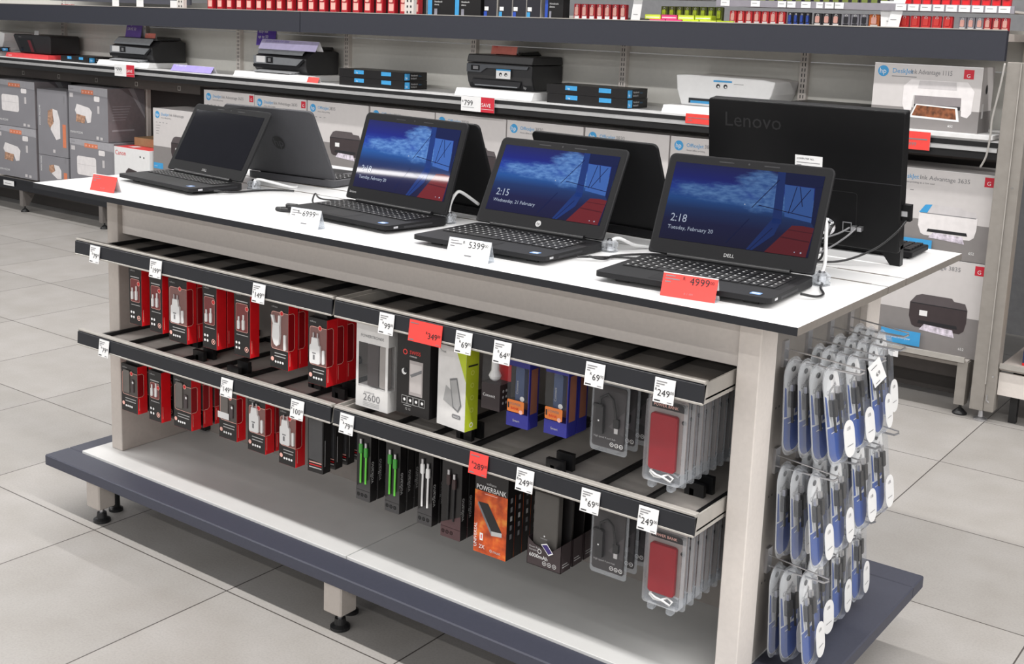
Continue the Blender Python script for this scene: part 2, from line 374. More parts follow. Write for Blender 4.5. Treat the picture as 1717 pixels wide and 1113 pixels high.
# ================================================================== laptops
def wallpaper(k):
    m = bpy.data.materials.new('lock_screen_picture'); m.use_nodes = True; nt = m.node_tree; N = nt.nodes; b = N['Principled BSDF']
    uv = N.new('ShaderNodeUVMap'); uv.uv_map = 'uv'; sp = N.new('ShaderNodeSeparateXYZ'); nt.links.new(uv.outputs[0], sp.inputs[0])
    ramp = N.new('ShaderNodeValToRGB'); nt.links.new(sp.outputs['Y'], ramp.inputs[0]); e = ramp.color_ramp.elements
    e[0].position = 0; e[0].color = (.010, .010, .045, 1); e[1].position = 1; e[1].color = (.018, .022, .12, 1)
    for p, c in ((.25, (.012, .014, .07)), (.42, (.014, .04, .15)), (.55, (.02, .10, .36)), (.68, (.018, .06, .40)), (.82, (.012, .02, .22))):
        q = e.new(p); q.color = c+(1,)
    mp = N.new('ShaderNodeMapping'); mp.inputs['Scale'].default_value = (2.2, 3.2, 1); nt.links.new(uv.outputs[0], mp.inputs[0])
    no = N.new('ShaderNodeTexNoise'); no.inputs['Scale'].default_value = 2.6; no.inputs['Detail'].default_value = 8; no.inputs['Roughness'].default_value = .62; nt.links.new(mp.outputs[0], no.inputs[0])
    def M(op, a, bb, c=None):
        n = N.new('ShaderNodeMath'); n.operation = op
        for i, v in enumerate((a, bb, c)):
            if v is None: continue
            if isinstance(v, (int, float)): n.inputs[i].default_value = v
            else: nt.links.new(v, n.inputs[i])
        return n.outputs[0]
    X, Y = sp.outputs['X'], sp.outputs['Y']
    def blob(cx, cy, rx, ry):
        dx = M('DIVIDE', M('SUBTRACT', X, cx), rx); dy = M('DIVIDE', M('SUBTRACT', Y, cy), ry)
        return M('SUBTRACT', 1.0, M('ADD', M('MULTIPLY', dx, dx), M('MULTIPLY', dy, dy)))
    big = M('MAXIMUM', blob(.62, .76, .19, .28), blob(.36, .66, .40, .13)); big = M('MAXIMUM', big, blob(.75, .6, .3, .12))
    cl = M('ADD', big, M('MULTIPLY', M('SUBTRACT', no.outputs['Fac'], .5), 3.2))
    sm = N.new('ShaderNodeMapRange'); sm.interpolation_type = 'SMOOTHSTEP'; sm.inputs['From Min'].default_value = -.15; sm.inputs['From Max'].default_value = 1.0; nt.links.new(cl, sm.inputs[0])
    n3 = N.new('ShaderNodeTexNoise'); n3.inputs['Scale'].default_value = 9; n3.inputs['Detail'].default_value = 6; nt.links.new(mp.outputs[0], n3.inputs[0])
    cc = N.new('ShaderNodeValToRGB'); cc.color_ramp.elements[0].position = .3; cc.color_ramp.elements[0].color = (.04, .13, .42, 1); cc.color_ramp.elements[1].position = .7; cc.color_ramp.elements[1].color = (.17, .36, .74, 1); nt.links.new(n3.outputs['Fac'], cc.inputs[0])
    mx = N.new('ShaderNodeMixRGB'); nt.links.new(M('MULTIPLY', sm.outputs[0], .9), mx.inputs[0]); nt.links.new(ramp.outputs[0], mx.inputs[1]); nt.links.new(cc.outputs[0], mx.inputs[2])
    b.inputs['Base Color'].default_value = (.004, .004, .006, 1); b.inputs['Roughness'].default_value = .03; b.inputs['Specular IOR Level'].default_value = .3
    nt.links.new(mx.outputs[0], b.inputs['Emission Color']); b.inputs['Emission Strength'].default_value = k
    return m
def glow(name, c, k): return mat(name, (.004, .004, .006), .03, var=0, emit=c, estr=k, spec=.3)
LPT = mat('charcoal_laptop_shell', lin('1c1c1e'), .55, var=.06, scale=200, spec=.25)
LPD = mat('black_laptop_shell', lin('141416'), .55, var=.06, scale=200, spec=.25)
LPG = mat('dark_grey_laptop_lid', lin('434347'), .5, var=.05, scale=200)
BEZ = mat('bezel_plastic', lin('151517'), .6, var=.05, scale=200, spec=.2)
KEY = mat('keyboard_keys', lin('131315'), .5)
KEYP = mat('key_legend', lin('b8b8b8'), .5)
OFF = mat('black_screen_glass', (.006, .006, .009), .03, spec=.3)
STKB = mat('blue_sticker', lin('7fa8e8'), .3)
def laptop(loc, rz, lean, label, time=None, date=None, bright=1, shell=LPT, logo='DELL', seen='front', w=.386, cat='laptop', lidl=.252, d=.246):
    if seen == 'rear': loc = (loc[0]+math.sin(rz)*(d-.014), loc[1]-math.cos(rz)*(d-.014), loc[2])
    root = empty('laptop', loc, rz, label, cat, 'laptops displayed on the tabletop')
    h = .019; z0 = .003
    b = MB(); b.prism(rrect(-w/2, 0, w/2, d, [.012, .012, .02, .02]), z0, z0+h, shell, Matrix())
    b.v = [(x_, y_, z_+(.008*max(0, 1-y_/d) if abs(z_-z0) < 1e-6 else 0)) for x_, y_, z_ in b.v]
    for a in (-1, 1): b.box((a*(w/2-.05)-.015, .03, 0), (a*(w/2-.05)+.015, .036, z0+.008), BLK); b.box((a*(w/2-.05)-.015, d-.04, 0), (a*(w/2-.05)+.015, d-.034, z0), BLK)
    b.box((w/2-.0005, .06, z0+.008), (w/2+.0003, .16, z0+.013), INK); b.box((w/2-.0005, .025, z0+.010), (w/2+.0003, .04, z0+.015), SILVER)
    b.build('base', root, bevel=.0025, seg=2)
    zt = z0+h
    k = MB(); k.rect(-w/2+.018, .088, w/2-.014, d-.032, BEZ, Matrix(), w=zt+.0003)
    rows = 6; kw = (w-.04)/18.3
    for rr in range(rows):
        y0 = .092+rr*((d-.032-.094)/6); hh = (d-.032-.094)/6-.003 if rr < 5 else .011; x = -w/2+.02
        nk = 18
        for i in range(nk):
            ww = kw
            if rr == 0 and 4 <= i <= 8:
                if i == 4: ww = kw*5
                else: continue
            k.box((x, y0, zt), (x+ww-.0028, y0+hh, zt+.0022), KEY)
            if rr or i != 4: k.rect(x+.003, y0+hh*.5, x+.0075, y0+hh*.8, KEYP, Matrix(), w=zt+.0024)
            x += ww + (.003 if i == 13 else 0)
    k.build('keyboard', root)
    t = MB(); outline(t, rrect(-.075, .012, .03, .078, .004), .0012, BEZ, Matrix(), w=zt+.0004); t.rect(-.074, .013, .029, .077, LPD if shell is LPT else LPT, Matrix(), w=zt+.0003); t.build('touchpad', root)
    if seen == 'front':
        t = MB(); t.poly(rrect(w/2-.05, .016, w/2-.028, .036, .003), STKB, Matrix(), w=zt+.0005); t.rect(w/2-.047, .023, w/2-.031, .029, WHITE, Matrix(), w=zt+.0007)
        t.build('sticker', root)['label'] = 'small blue and white sticker'
    hg = MB(); hg.cyl((-w/2+.05, d-.014, zt+.004), (w/2-.05, d-.014, zt+.004), .0065, BLK); hg.build('hinge', root)
    L = Matrix.Translation((0, d-.014, zt+.004)) @ Matrix.Rotation(-math.radians(lean), 4, 'X') @ front(0, 0, 0)
    li = MB(); th = .008
    li.prism(rrect(-w/2, .002, w/2, lidl, [.006, .006, .014, .014]), -th, 0, shell, L)
    li.disc(0, lidl-.011, .0022, INK, L, .0008); li.rect(-.07, lidl-.0125, -.035, lidl-.0105, INK, L); li.rect(.035, lidl-.0125, .07, lidl-.0105, INK, L)
    lid = li.build('screen_lid', root, bevel=.002, seg=2)
    bz = MB(); bx = .019; by0 = .036; by1 = lidl-.021
    bz.poly(rrect(-w/2+.004, .006, w/2-.004, lidl-.004, .01), BEZ, L, .0005); bz.build('bezel', lid)
    s = MB(); x0, x1, y0, y1 = -w/2+bx, w/2-bx, by0, by1; sw, sh = x1-x0, y1-y0
    P = lambda pts: [(x0+a*sw, y0+c*sh) for a, c in pts]
    if time:
        s.rect(x0, y0, x1, y1, wallpaper(1.0*bright), L, .0012); s.uv[len(s.f)-1] = [(0, 0), (1, 0), (1, 1), (0, 1)]
        dk = glow('night_blue_pixels_%g' % bright, (.006, .012, .07), bright); db = glow('deep_blue_pixels_%g' % bright, (.012, .04, .2), bright); lb = glow('sky_blue_pixels_%g' % bright, (.05, .14, .46), bright); rd = glow('dark_red_pixels_%g' % bright, (.17, .016, .02), bright); wt = glow('white_pixels_%g' % bright, (.5, .57, .7), max(.7, bright)); rl = glow('deep_red_pixels_%g' % bright, (.09, .008, .012), bright)
        s.poly(P([(.76, .85), (.95, .84), (.975, .42), (.80, .46)]), lb, L, .0014)
        s.poly(P([(.69, 1), (1, 1), (1, .86), (.95, .845), (.76, .855), (.74, .96)]), dk, L, .0015); s.poly(P([(.955, .85), (1, .87), (1, .36), (.975, .42)]), dk, L, .0015)
        s.poly(P([(.70, 1), (.75, 1), (.79, .36), (.73, .36)]), db, L, .0016); s.poly(P([(.73, .42), (.79, .42), (.76, .22), (.64, 0), (.6, 0)]), db, L, .0016)
        for a, c in (((.72, .9), (.58, .52)), ((.84, .84), (.82, .5)), ((.93, .82), (.84, .52)), ((.86, .84), (.90, .6)), ((.62, .56), (.98, .48)), ((.58, .38), (.46, .05)), ((.74, .3), (.62, 0))):
            A = Vector(P([a])[0]); B = Vector(P([c])[0]); nn = (B-A).normalized(); nn = Vector((-nn.y, nn.x))*.0009
            s.poly([A-nn, B-nn, B+nn, A+nn], dk, L, .0018)
        s.poly(P([(.72, 0), (.985, 0), (1, .36), (.93, .37), (.86, .36)]), rd, L, .0017); s.poly(P([(.80, .2), (.99, .18), (.99, .195), (.81, .215)]), rl, L, .0019); s.poly(P([(.84, .3), (1, .29), (1, .30), (.845, .31)]), rl, L, .0019)
        s.text(time, x0+.05*sw, y0+.235*sh, .026, wt, L, .002, sx=.9); s.text(date, x0+.045*sw, y0+.135*sh, .0125, wt, L, .002)
        s.disc(x0+.95*sw, y0+.045*sh, .0018, wt, L, .002); s.disc(x0+.91*sw, y0+.045*sh, .0012, wt, L, .002); s.disc(x0+.53*sw, y0+.55*sh, .0014, wt, L, .002)
    else: s.rect(x0, y0, x1, y1, OFF, L, .0012)
    s.build('display', lid)
    lg = MB()
    if logo == 'DELL': lg.text('DELL', 0, .013, .011, KEYP, L, .0012, 'C')
    elif logo == 'hp': lg.disc(0, .018, .008, KEYP, L, .0012); lg.text('hp', 0, .0155, .009, INK, L, .0016, 'C')
    elif logo == 'lenovo': lg.text('lenovo', -w/2+.012, .018, .010, KEYP, L, .0012)
    if seen == 'rear' and logo == 'hp':
        B = Matrix.Translation((0, d-.014, zt+.004)) @ Matrix.Rotation(-math.radians(lean), 4, 'X') @ rear(0, th, 0)
        lg.disc(0, lidl*.5, .024, BLK, B, .0012); lg.text('hp', 0, lidl*.5-.012, .04, shell, B, .0016, 'C')
    lg.build('logo', lid)
    return root
T = TOPZ
laptop((-2.305, .712, T), math.radians(-5.5), 29, 'charcoal open laptop with a black screen nearest the left tabletop end', shell=LPT, logo='DELL', d=.185, lidl=.232, w=.39)
laptop((-1.5183, .6669, T), math.radians(-4.8), 17.9, 'open laptop on the tabletop whose lock screen is crossed by a bright line', '2:18', 'Tuesday, February 20', 1.0, LPD, 'lenovo', d=.222, lidl=.2475, w=.388)
laptop((-1.0238, .617, T), math.radians(.7), 27.6, 'open laptop on the tabletop with lock screen reading Wednesday 21 February', '2:15', 'Wednesday, 21 February', .85, LPT, 'hp', d=.2595, lidl=.234, w=.374)
laptop((-.4896, .5925, T), math.radians(4.1), 23.3, 'open laptop on the tabletop nearest the right end, behind the red price card', '2:18', 'Tuesday, February 20', .5, LPT, 'DELL', d=.267, lidl=.2375, w=.382)
laptop((-2.143, 1.118, T), math.radians(180+4.6), 27.5, 'dark grey laptop seen from behind with a round emblem on its lid', shell=LPG, logo='hp', seen='rear', w=.36, lidl=.243)
laptop((-1.467, 1.074, T), math.radians(180-6), 21.3, 'black laptop seen from behind between the two middle lock screens', shell=LPD, logo='', seen='rear', w=.38, lidl=.25)
laptop((-.966, 1.119, T), math.radians(180-3.5), 25.2, 'black laptop seen from behind, between the Wednesday screen and the right laptop', shell=LPD, logo='', seen='rear', w=.382, lidl=.25)

# all-in-one computer seen from behind
BLKA = mat('deep_black_plastic', (.004, .004, .0045), .4, spec=.25)
def aio():
    root = empty('desktop_computer', (-.503, 1.247, T), 0, 'large black all-in-one computer seen from behind on the right tabletop end', 'computer')
    M = Matrix.Rotation(math.radians(8), 4, 'X'); F = M @ front(0, 0, 0)      # top leans toward -y
    w = .485; g = MB(); g.prism(rrect(-w/2, .035, w/2, .365, .006), -.012, .022, BLKA, F); g.rect(-w/2, .196, w/2, .198, INK, F, .0223); g.prism(rrect(-w/2+.1, .06, w/2-.1, .17, .01), .0, .0225, BLKA, F); g.build('housing', root, bevel=.003, seg=2)
    g = MB(); g.poly([(w/2-.012, .36), (-w/2+.012, .36), (-w/2+.012, .07), (w/2-.012, .07)], OFF, F, -.0125); g.build('display', root)
    for s_ in (-1, 1):
        g = MB(); x = s_*(w/2-.03)
        g.prism([(x-.028, .05), (x+.03, .05), (x+.03, 0), (x+.008, 0)] if s_ > 0 else [(x-.03, .05), (x+.028, .05), (x-.008, 0), (x-.03, 0)], -.012, .01, BLKA, F); g.build('foot', root)
    g = MB(); g.rect(-.014, .217, .054, .245, WHITE, F, .0228); g.text('COMPUTER NO.', -.010, .235, .006, INK, F, .0232); g.rect(-.010, .227, .048, .2285, INKG, F, .0232); g.rect(-.010, .221, .002, .2225, INKG, F, .0232); g.build('label_sticker', root)['label'] = 'white printed sticker'
    g = MB(); g.text('Lenovo', -.20, .30, .05, mat('faint_grey_print', (.012, .012, .013), .4), F, .0228); g.build('logo', root)
    g = MB(); outline(g, [(.108, .072), (.130, .072), (.130, .096), (.108, .096)], .003, SILVER, F, .0229); g.build('port', root)
    for q in (.138, .153): g = MB(); g.box((q-.005, .080, .022), (q+.005, .090, .036), SILVER, F); g.build('plug', root)
    g = MB(); g.lathe([(.021, 0), (.021, .012), (.016, .016), (.012, .018)], CHROME, F @ Matrix.Translation((.074, .082, .022)), 24); g.build('lock_disc', root)
    g = MB(); g.box((.228, .124, .002), (.256, .136, .016), SILVER, F); g.box((.242, .112, -.004), (.262, .150, .012), BLKA, F); g.build('lock_clip', root)
    return root
aio()
def cable(name, pts, rad, m, label, cat='cable', sub=5):
    P = [Vector(p) for p in pts]; out = []
    for i in range(len(P)-1):
        p0, p1, p2, p3 = P[max(i-1, 0)], P[i], P[i+1], P[min(i+2, len(P)-1)]
        for k in range(sub):
            t = k/sub; out.append(.5*((2*p1)+(p2-p0)*t+(2*p0-5*p1+4*p2-p3)*t*t+(3*p1-p0-3*p2+p3)*t**3))
    out.append(P[-1]); g = MB(); g.tube(out, rad, m, n=8); return tag(g.build(name, smooth=True), label, cat)
c = .0045
cable('cable', [(-.248, 1.212, T+.112), (-.262, 1.195, T+.085), (-.30, 1.175, T+.045), (-.36, 1.15, T+.012), (-.42, 1.12, T+c), (-.50, 1.09, T+c), (-.58, 1.07, T+c)], .0026, BLKM, 'black cable hanging from the lock on the right edge of the big computer')
cable('cable', [(-.365, 1.178, T+.085), (-.385, 1.16, T+.07), (-.43, 1.15, T+.05), (-.48, 1.13, T+.03), (-.53, 1.10, T+c)], .0022, mat('grey_cable', (.2, .2, .21), .4), 'grey cable plugged in the left port behind the big computer')
cable('cable', [(-.350, 1.178, T+.085), (-.365, 1.16, T+.065), (-.40, 1.15, T+.035), (-.44, 1.135, T+.012), (-.50, 1.105, T+c)], .0022, mat('grey_cable', (.2, .2, .21), .4), 'grey cable plugged in the right port behind the big computer')
cable('cable', [(-.405, 1.19, T+.088), (-.408, 1.175, T+.078), (-.412, 1.165, T+.05), (-.416, 1.16, T+.03), (-.415, 1.14, T+.008), (-.43, 1.09, T+c), (-.50, 1.06, T+c)], .0028, BLKM, 'black power cable dropping from the middle of the big computer')
# keyboard behind
g = MB(); g.box((-.17, -.07, .004), (.17, .07, .018), LPD); kroot = empty('computer_keyboard', (-.44, 1.41, T), math.radians(2), 'black computer keyboard lying behind the big computer', 'keyboard')
g.box((-.16, -.06, 0), (-.13, -.04, .004), BLK); g.box((.13, -.06, 0), (.16, -.04, .004), BLK); g.box((-.16, .04, 0), (-.13, .06, .004), BLK); g.box((.13, .04, 0), (.16, .06, .004), BLK); g.build('housing', kroot, bevel=.003)
g = MB()
for i in range(17):
    for j in range(5): g.box((-.163+i*.0192, -.058+j*.0235, .018), (-.163+i*.0192+.016, -.058+j*.0235+.019, .023), KEY)
g.build('keys', kroot)

# tent price cards
def tent(loc, rz, w, red, price, cents, label):
    root = empty('price_card', loc, rz, label, 'price card', 'folded price cards in front of the laptops')
    h = .046; dp = .03; m = REDP if red else WHITE
    g = MB(); A = math.atan2(dp/2, h); Ls = math.hypot(dp/2, h)
    F = Matrix.Translation((0, -dp/2, 0)) @ Matrix.Rotation(-A, 4, 'X') @ front(0, 0, 0)
    g.prism([(-w/2, 0), (w/2, 0), (w/2, Ls), (-w/2, Ls)], -.0012, 0, m, F)
    if price: g.text(price[1:], w/2-.016, Ls*.6, .021, INK, F, align='R', maxw=w*.5); g.text('R', w/2-.066, Ls*.75, .010, INK, F, align='R'); g.text(cents, w/2-.015, Ls*.72, .009, INK, F)
    for i, (a, bb) in enumerate(((.012, .02), (.022, .03), (.008, .012))): g.rect(-w/2+.006, Ls*.84-i*.006, -w/2+.006+bb, Ls*.84-i*.006+.0022, INKG, F)
    g.text('R 1 499', -.008, Ls*.16, .006, INKG, F) if red else g.rect(-.008, Ls*.2, .01, Ls*.2+.003, INKG, F)
    g.build('price_face', root)
    g = MB(); B = Matrix.Translation((0, dp/2, 0)) @ Matrix.Rotation(A, 4, 'X') @ front(0, 0, 0); g.prism([(-w/2, 0), (w/2, 0), (w/2, Ls), (-w/2, Ls)], 0, .0012, CLEAR if not red else WPLA, B)
    g.box((-w/2, -dp/2+.001, 0), (w/2, dp/2-.001, .001), CLEAR); g.build('holder', root)
tent((-2.338, .573, T), math.radians(4), .102, True, '', '', 'small red folded price card at the left end of the tabletop')
tent((-1.533, .585, T), math.radians(6), .096, False, 'R6999', '99', 'white 6999 folded price card on the tabletop')
tent((-.995, .562, T), math.radians(6), .110, False, 'R5399', '00', 'white 5399 folded price card on the tabletop')
tent((-.460, .585, T), math.radians(7), .114, True, 'R4999', '00', 'red 4999 folded price card on the tabletop')

# clear alarm pucks with white leads
def puck(loc, label, lead, group='alarm sensors beside the laptops'):
    root = empty('alarm_sensor', loc, 0, label, 'alarm sensor', group)
    g = MB(); g.lathe([(.02, 0), (.02, .006), (.017, .008), (.017, .012), (.02, .014), (.02, .022), (.014, .026)], CLEARM, n=24); g.build('housing', root, smooth=False)
    g = MB(); g.lathe([(.011, .002), (.011, .02), (.006, .03)], CHROME, n=16); g.build('metal_core', root)
    g = MB(); P = [Vector(p) for p in lead]; out = []
    for i in range(len(P)-1):
        p0, p1, p2, p3 = P[max(i-1, 0)], P[i], P[i+1], P[min(i+2, len(P)-1)]
        for k in range(5): t = k/5; out.append(.5*((2*p1)+(p2-p0)*t+(2*p0-5*p1+4*p2-p3)*t*t+(3*p1-p0-3*p2+p3)*t**3))
    out.append(P[-1]); g.tube(out, .0042, WPLA); g.build('lead', root, smooth=True)
puck((-2.105, .925, T), 'clear alarm sensor with white lead beside the black screen laptop', [(0, 0, .024), (.012, .01, .03), (.05, .04, .02), (.07, .09, .005), (.06, .12, .004)])
puck((-1.335, .905, T), 'clear alarm sensor beside the laptop with the bright line', [(0, .0, .024), (0, .005, .05), (.004, .02, .075), (.008, .04, .078), (.012, .11, .04)])
puck((-.832, .888, T), 'clear alarm sensor beside the Wednesday screen laptop', [(0, 0, .024), (.012, .02, .03), (.03, .06, .012), (.05, .10, .004)])
puck((-.318, .905, T), 'clear alarm sensor with tall white lead beside the rightmost front laptop', [(0, 0, .024), (.004, .004, .05), (.0, .008, .10), (-.004, .014, .128), (-.012, .02, .14)])
cable('cable', [(-.292, .735, T+.012), (-.27, .76, T+.006), (-.27, .80, T+c), (-.30, .86, T+c), (-.325, .95, T+c), (-.34, .99, T+.004)], .0028, BLKM, 'thin black cable along the right side of the rightmost front laptop')
cable('cable', [(-.80, .745, T+.012), (-.775, .77, T+.006), (-.78, .83, T+c), (-.74, .90, T+c), (-.66, .95, T+.006), (-.60, .96, T+c)], .003, BLKM, 'black cable between the Wednesday screen laptop and the rightmost laptop')
cable('cable', [(-.82, .73, T+.01), (-.77, .81, T+.005), (-.72, .85, T+c), (-.67, .89, T+c)], .0026, BLKM, 'short black cable beside the corner of the Wednesday screen laptop')
cable('cable', [(-2.09, .76, T+.012), (-2.07, .80, T+.006), (-2.06, .86, T+c), (-2.04, .93, T+c), (-1.98, .97, T+c)], .0028, BLKM, 'black cable along the side of the black screen laptop')
cable('cable', [(-1.70, .775, T+.02), (-1.73, .80, T+.0232), (-1.78, .86, T+.03), (-1.80, .90, T+.01), (-1.76, .94, T+c), (-1.70, .97, T+c)], .0025, BLKM, 'thin cable looping behind the left corner of the laptop with the bright line')
g = MB(); root = empty('cable_tether', (-1.742, .712, T), math.radians(20), 'black plastic cable tether lying left of the white 6999 card', 'tether')
g.prism([(-.03, -.006), (-.005, -.016), (.035, -.014), (.04, .012), (.0, .014)], 0, .012, BLK, Matrix()); g.box((.0, -.004, .012), (.035, .01, .022), BLK); g.build('housing', root, bevel=.003)

# ================================================================== goods on the trays
YFR = .60
def card_decals(g, M, w, h, style, mt):
    pass
RSTY = {}
def red_box(style, w, h, d):
    """black-fronted carton with red sides, a window outline wrapping the right edge and a white gadget behind the film"""
    root = empty('charger_box', (0, 0, 0))
    F = front(0, 0, 0); Rr = right(w/2, 0, 0)
    g = MB(); g.box((-w/2, 0, 0), (w/2, d, h), REDB, ms={2: BLKC, 1: BLKC, 5: REDB, 4: BLKC}); g.rect(-w/2, h-.02, w/2, h, BLKC, F, .0003)
    g.text('volkano', -w/2+.006, h-.012, .007, KEYP, F, .0006)
    big = style != 'cable'
    wy0, wy1 = (.052, h-.022) if big else (.068, h-.034)
    wx0, wx1 = (-w/2+.006, w/2) if big else (-w/2+.008, w/2-.008)
    inner = mat('window_inside', lin('55504d'), .6) if style in ('adapter', 'sticker') else mat('window_inside_red', lin('7d3c3c'), .6)
    if style == 'charger' or style == 'car': inner = mat('window_inside_pale', lin('84605c'), .6)
    g.poly(rrect(wx0, wy0, wx1, wy1, [.008, 0, 0, .008] if big else .006), inner, F, .0007)
    if big: g.poly(rrect(0, wy0, d*.62, wy1, [0, .008, .008, 0]), mat('window_side_red', lin('8c0d16'), .4), Rr, .0007)
    for i in range(4): g.disc(-w/2+.010+(i % 2)*.011, .036-(i//2)*.014, .0038, WHITE, F, .0008, n=10) if not big else g.disc(-w/2+.022+i*.009, .018, .0034, WHITE, F, .0008, n=10)
    if big:
        g.rect(-w/2+.018, .040, w/2-.008, .0425, KEYP, F); g.rect(-w/2+.018, .032, w/2-.010, .0345, KEYP, F); g.disc(-w/2+.010, .024, .006, CREAM, F, .0009, n=12)
    else:
        g.rect(-w/2+.008, h-.030, w/2-.010, h-.027, KEYP, F); g.rect(-w/2+.010, .058, w/2-.008, .060, KEYP, F); g.ring(w/2-.014, .022, .0055, .0075, CREAM, F, .0008); g.disc(w/2-.014, .022, .003, CREAM, F, .0008, n=8)
    g.rect(.004, .012, .0055, .048, CREAM, Rr)
    g.build('carton', root, bevel=.0006)
    g = MB(); ol = rrect(wx0, wy0, wx1, wy1, .008 if big else .006, 4)
    if big:
        k = .0014
        for (a, b, c2, d2) in ((wx0+.008, wy0, wx1, wy0+k), (wx0+.008, wy1-k, wx1, wy1), (wx0, wy0+.008, wx0+k, wy1-.008)): g.rect(a, b, c2, d2, CREAM, F, .0012)
        for cy, a0 in ((wy0+.008, 180), (wy1-.008, 90)):
            q = [(wx0+.008+math.cos(math.radians(a0+t))*.008, cy+math.sin(math.radians(a0+t))*.008) for t in range(0, 91, 18)]
            q2 = [(wx0+.008+math.cos(math.radians(a0+t))*.0066, cy+math.sin(math.radians(a0+t))*.0066) for t in range(90, -1, -18)]; g.poly(q+q2, CREAM, F, .0012)
        e = d*.62
        for (a, b, c2, d2) in ((0, wy0, e-.006, wy0+k), (0, wy1-k, e-.006, wy1), (e-k, wy0+.006, e, wy1-.006)): g.rect(a, b, c2, d2, CREAM, Rr, .0012)
        g.poly([(e-.006, wy0), (e, wy0+.006), (e-k, wy0+.006), (e-.006, wy0+k)], CREAM, Rr, .0012); g.poly([(e-.006, wy1), (e-.006, wy1-k), (e-k, wy1-.006), (e, wy1-.006)], CREAM, Rr, .0012)
    else: outline(g, ol, .0012, CREAM, F, .0012)
    g.disc(w/2-.012 if not big else wx0+(wx1-wx0)*.62, wy1-(.012 if not big else .002), .0065, REDB, F, .0016, n=14); g.ring(w/2-.012 if not big else wx0+(wx1-wx0)*.62, wy1-(.012 if not big else .002), .0052, .0068, CREAM, F, .0018)
    g.build('window_frame', root)
    g = MB(); cx = (wx0+wx1)/2; sc = 1.3 if big else 1.15
    g.M = Matrix.Translation((cx-.002, 0, wy0)) @ Matrix.Scale(sc, 4) @ Matrix.Translation((-cx, 0, -wy0)); F = g.M @ F
    if style == 'cable':
        for q, hh in ((-.008, .038), (.008, .044)): g.prism(rrect(cx+q-.004, wy0+.006, cx+q+.004, wy0+.006+hh*.55, .003), .0008, .004, WPLA, F); g.box((cx+q-.002, -.003, wy0+.006+hh*.55), (cx+q+.002, -.001, wy0+hh*.95), WPLA)
    elif style == 'charger':
        g.prism(rrect(cx-.018, wy0+.004, cx+.010, wy0+.042, .004), .0009, .005, WPLA, F); g.prism([(cx-.014, wy0+.042), (cx+.006, wy0+.042), (cx+.004, wy0+.056), (cx-.012, wy0+.056)], .0009, .005, WPLA, F)
        for q in (-.010, .001): g.box((cx+q, -.004, wy0+.056), (cx+q+.003, -.001, wy0+.066), SILVER)
        g.prism(rrect(cx+.015, wy0+.006, cx+.021, wy0+.034, .002), .0009, .004, WPLA, F); g.rect(cx-.008, wy0+.012, cx-.003, wy0+.022, INKG, F, .0052); g.rect(cx-.010, wy0+.024, cx, wy0+.0265, INKG, F, .0052)
    elif style == 'car':
        g.prism([(cx-.014, wy0+.052), (cx-.016, wy0+.026), (cx-.010, wy0+.012), (cx-.003, wy0+.008), (cx+.003, wy0+.012), (cx+.006, wy0+.03), (cx+.005, wy0+.052)], .0009, .006, WPLA, F)
        g.prism([(cx-.021, wy0+.07), (cx-.014, wy0+.052), (cx+.005, wy0+.052), (cx+.006, wy0+.072), (cx+.001, wy0+.072), (cx, wy0+.056), (cx-.010, wy0+.056), (cx-.014, wy0+.07)], .0009, .005, WPLA, F)
        g.prism(rrect(cx+.015, wy0+.002, cx+.021, wy0+.034, .002), .0009, .004, WPLA, F)
    else:
        g.prism(rrect(cx-.02, wy0+.006, cx+.002, wy1-.012, .003), .0009, .003, mat('grey_hub_body', lin('6f6a66'), .5), F); g.prism(rrect(cx+.008, wy0+.010, cx+.018, wy0+.04, .002), .0009, .0035, mat('dark_plug', lin('4c4244'), .4), F); g.disc(cx+.016, wy0+.034, .003, WHITE, F, .004)
        if style == 'sticker': g.rect(wx0+.004, wy0+.004, cx+.006, wy0+.018, WHITE, F, .0032)
    g.build('gadget', root)
    h_ = MB(); h_.prism([(-w/2+.008, 0), (w/2-.008, 0), (w/2-.016, .016), (-w/2+.016, .016)], -.001, 0, BLKC, front(0, d*.3, h)); h_.build('hang_tab', root)
    return root
GONE = []
def place(proto, x, z, n, step, labels, group, cat, y=YFR, rz=0):
    """n boxes one behind another on one hook"""
    for i in range(n):
        o = proto if i == 0 and 'label' not in proto else copy_tree(proto)
        o.location = (x, y+i*step, z); o.rotation_euler = (0, 0, rz); o['category'] = cat; o['group'] = group
        o['label'] = labels[i] if i < len(labels) else labels[-1]
def behind(front_, n): return [front_]+['%s box behind the %s' % (ORD[i], front_) for i in range(1, n)]
GR = 'red and black gadget boxes on the left trays'
def rb(style, w, h, d, x, z, n, lab, step=.037):
    labs = [lab]+['%s from front behind %s' % (ORD[i], ' '.join(lab.split()[:12])) for i in range(1, n)]
    place(red_box(style, w, h, d), x, z, n, step, labs, GR, 'charger box')
rb('cable', .058, .170, .032, -2.246, .652, 1, 'narrow black and red cable box at the left end of the upper row')
rb('cable', .058, .170, .034, -2.152, .647, 1, 'narrow cable box below the white 199 tag')
rb('charger', .080, .18, .034, -2.056, .636, 3, 'red box with white wall charger right of the 199 tag')
rb('cable', .059, .18, .034, -1.920, .644, 2, 'narrow cable box left of the 149 tag, upper row')
rb('cable', .064, .18, .032, -1.788, .648, 1, 'narrow cable box directly left under the upper 149 tag')
rb('car', .069, .175, .034, -1.645, .643, 2, 'red box with white car charger, upper row')
rb('charger', .066, .175, .037, -1.505, .629, 3, 'red wall charger box at the right end of the upper left tray')
rb('adapter', .077, .145, .034, -2.282, .378, 2, 'red window box with grey adapter at the left of the lower row', .04)
rb('cable', .057, .150, .034, -2.163, .378, 2, 'narrow cable box in the lower row', .045)
rb('adapter', .078, .150, .034, -2.040, .385, 3, 'red window box with grey adapter left of the lower 149 tag', .042)
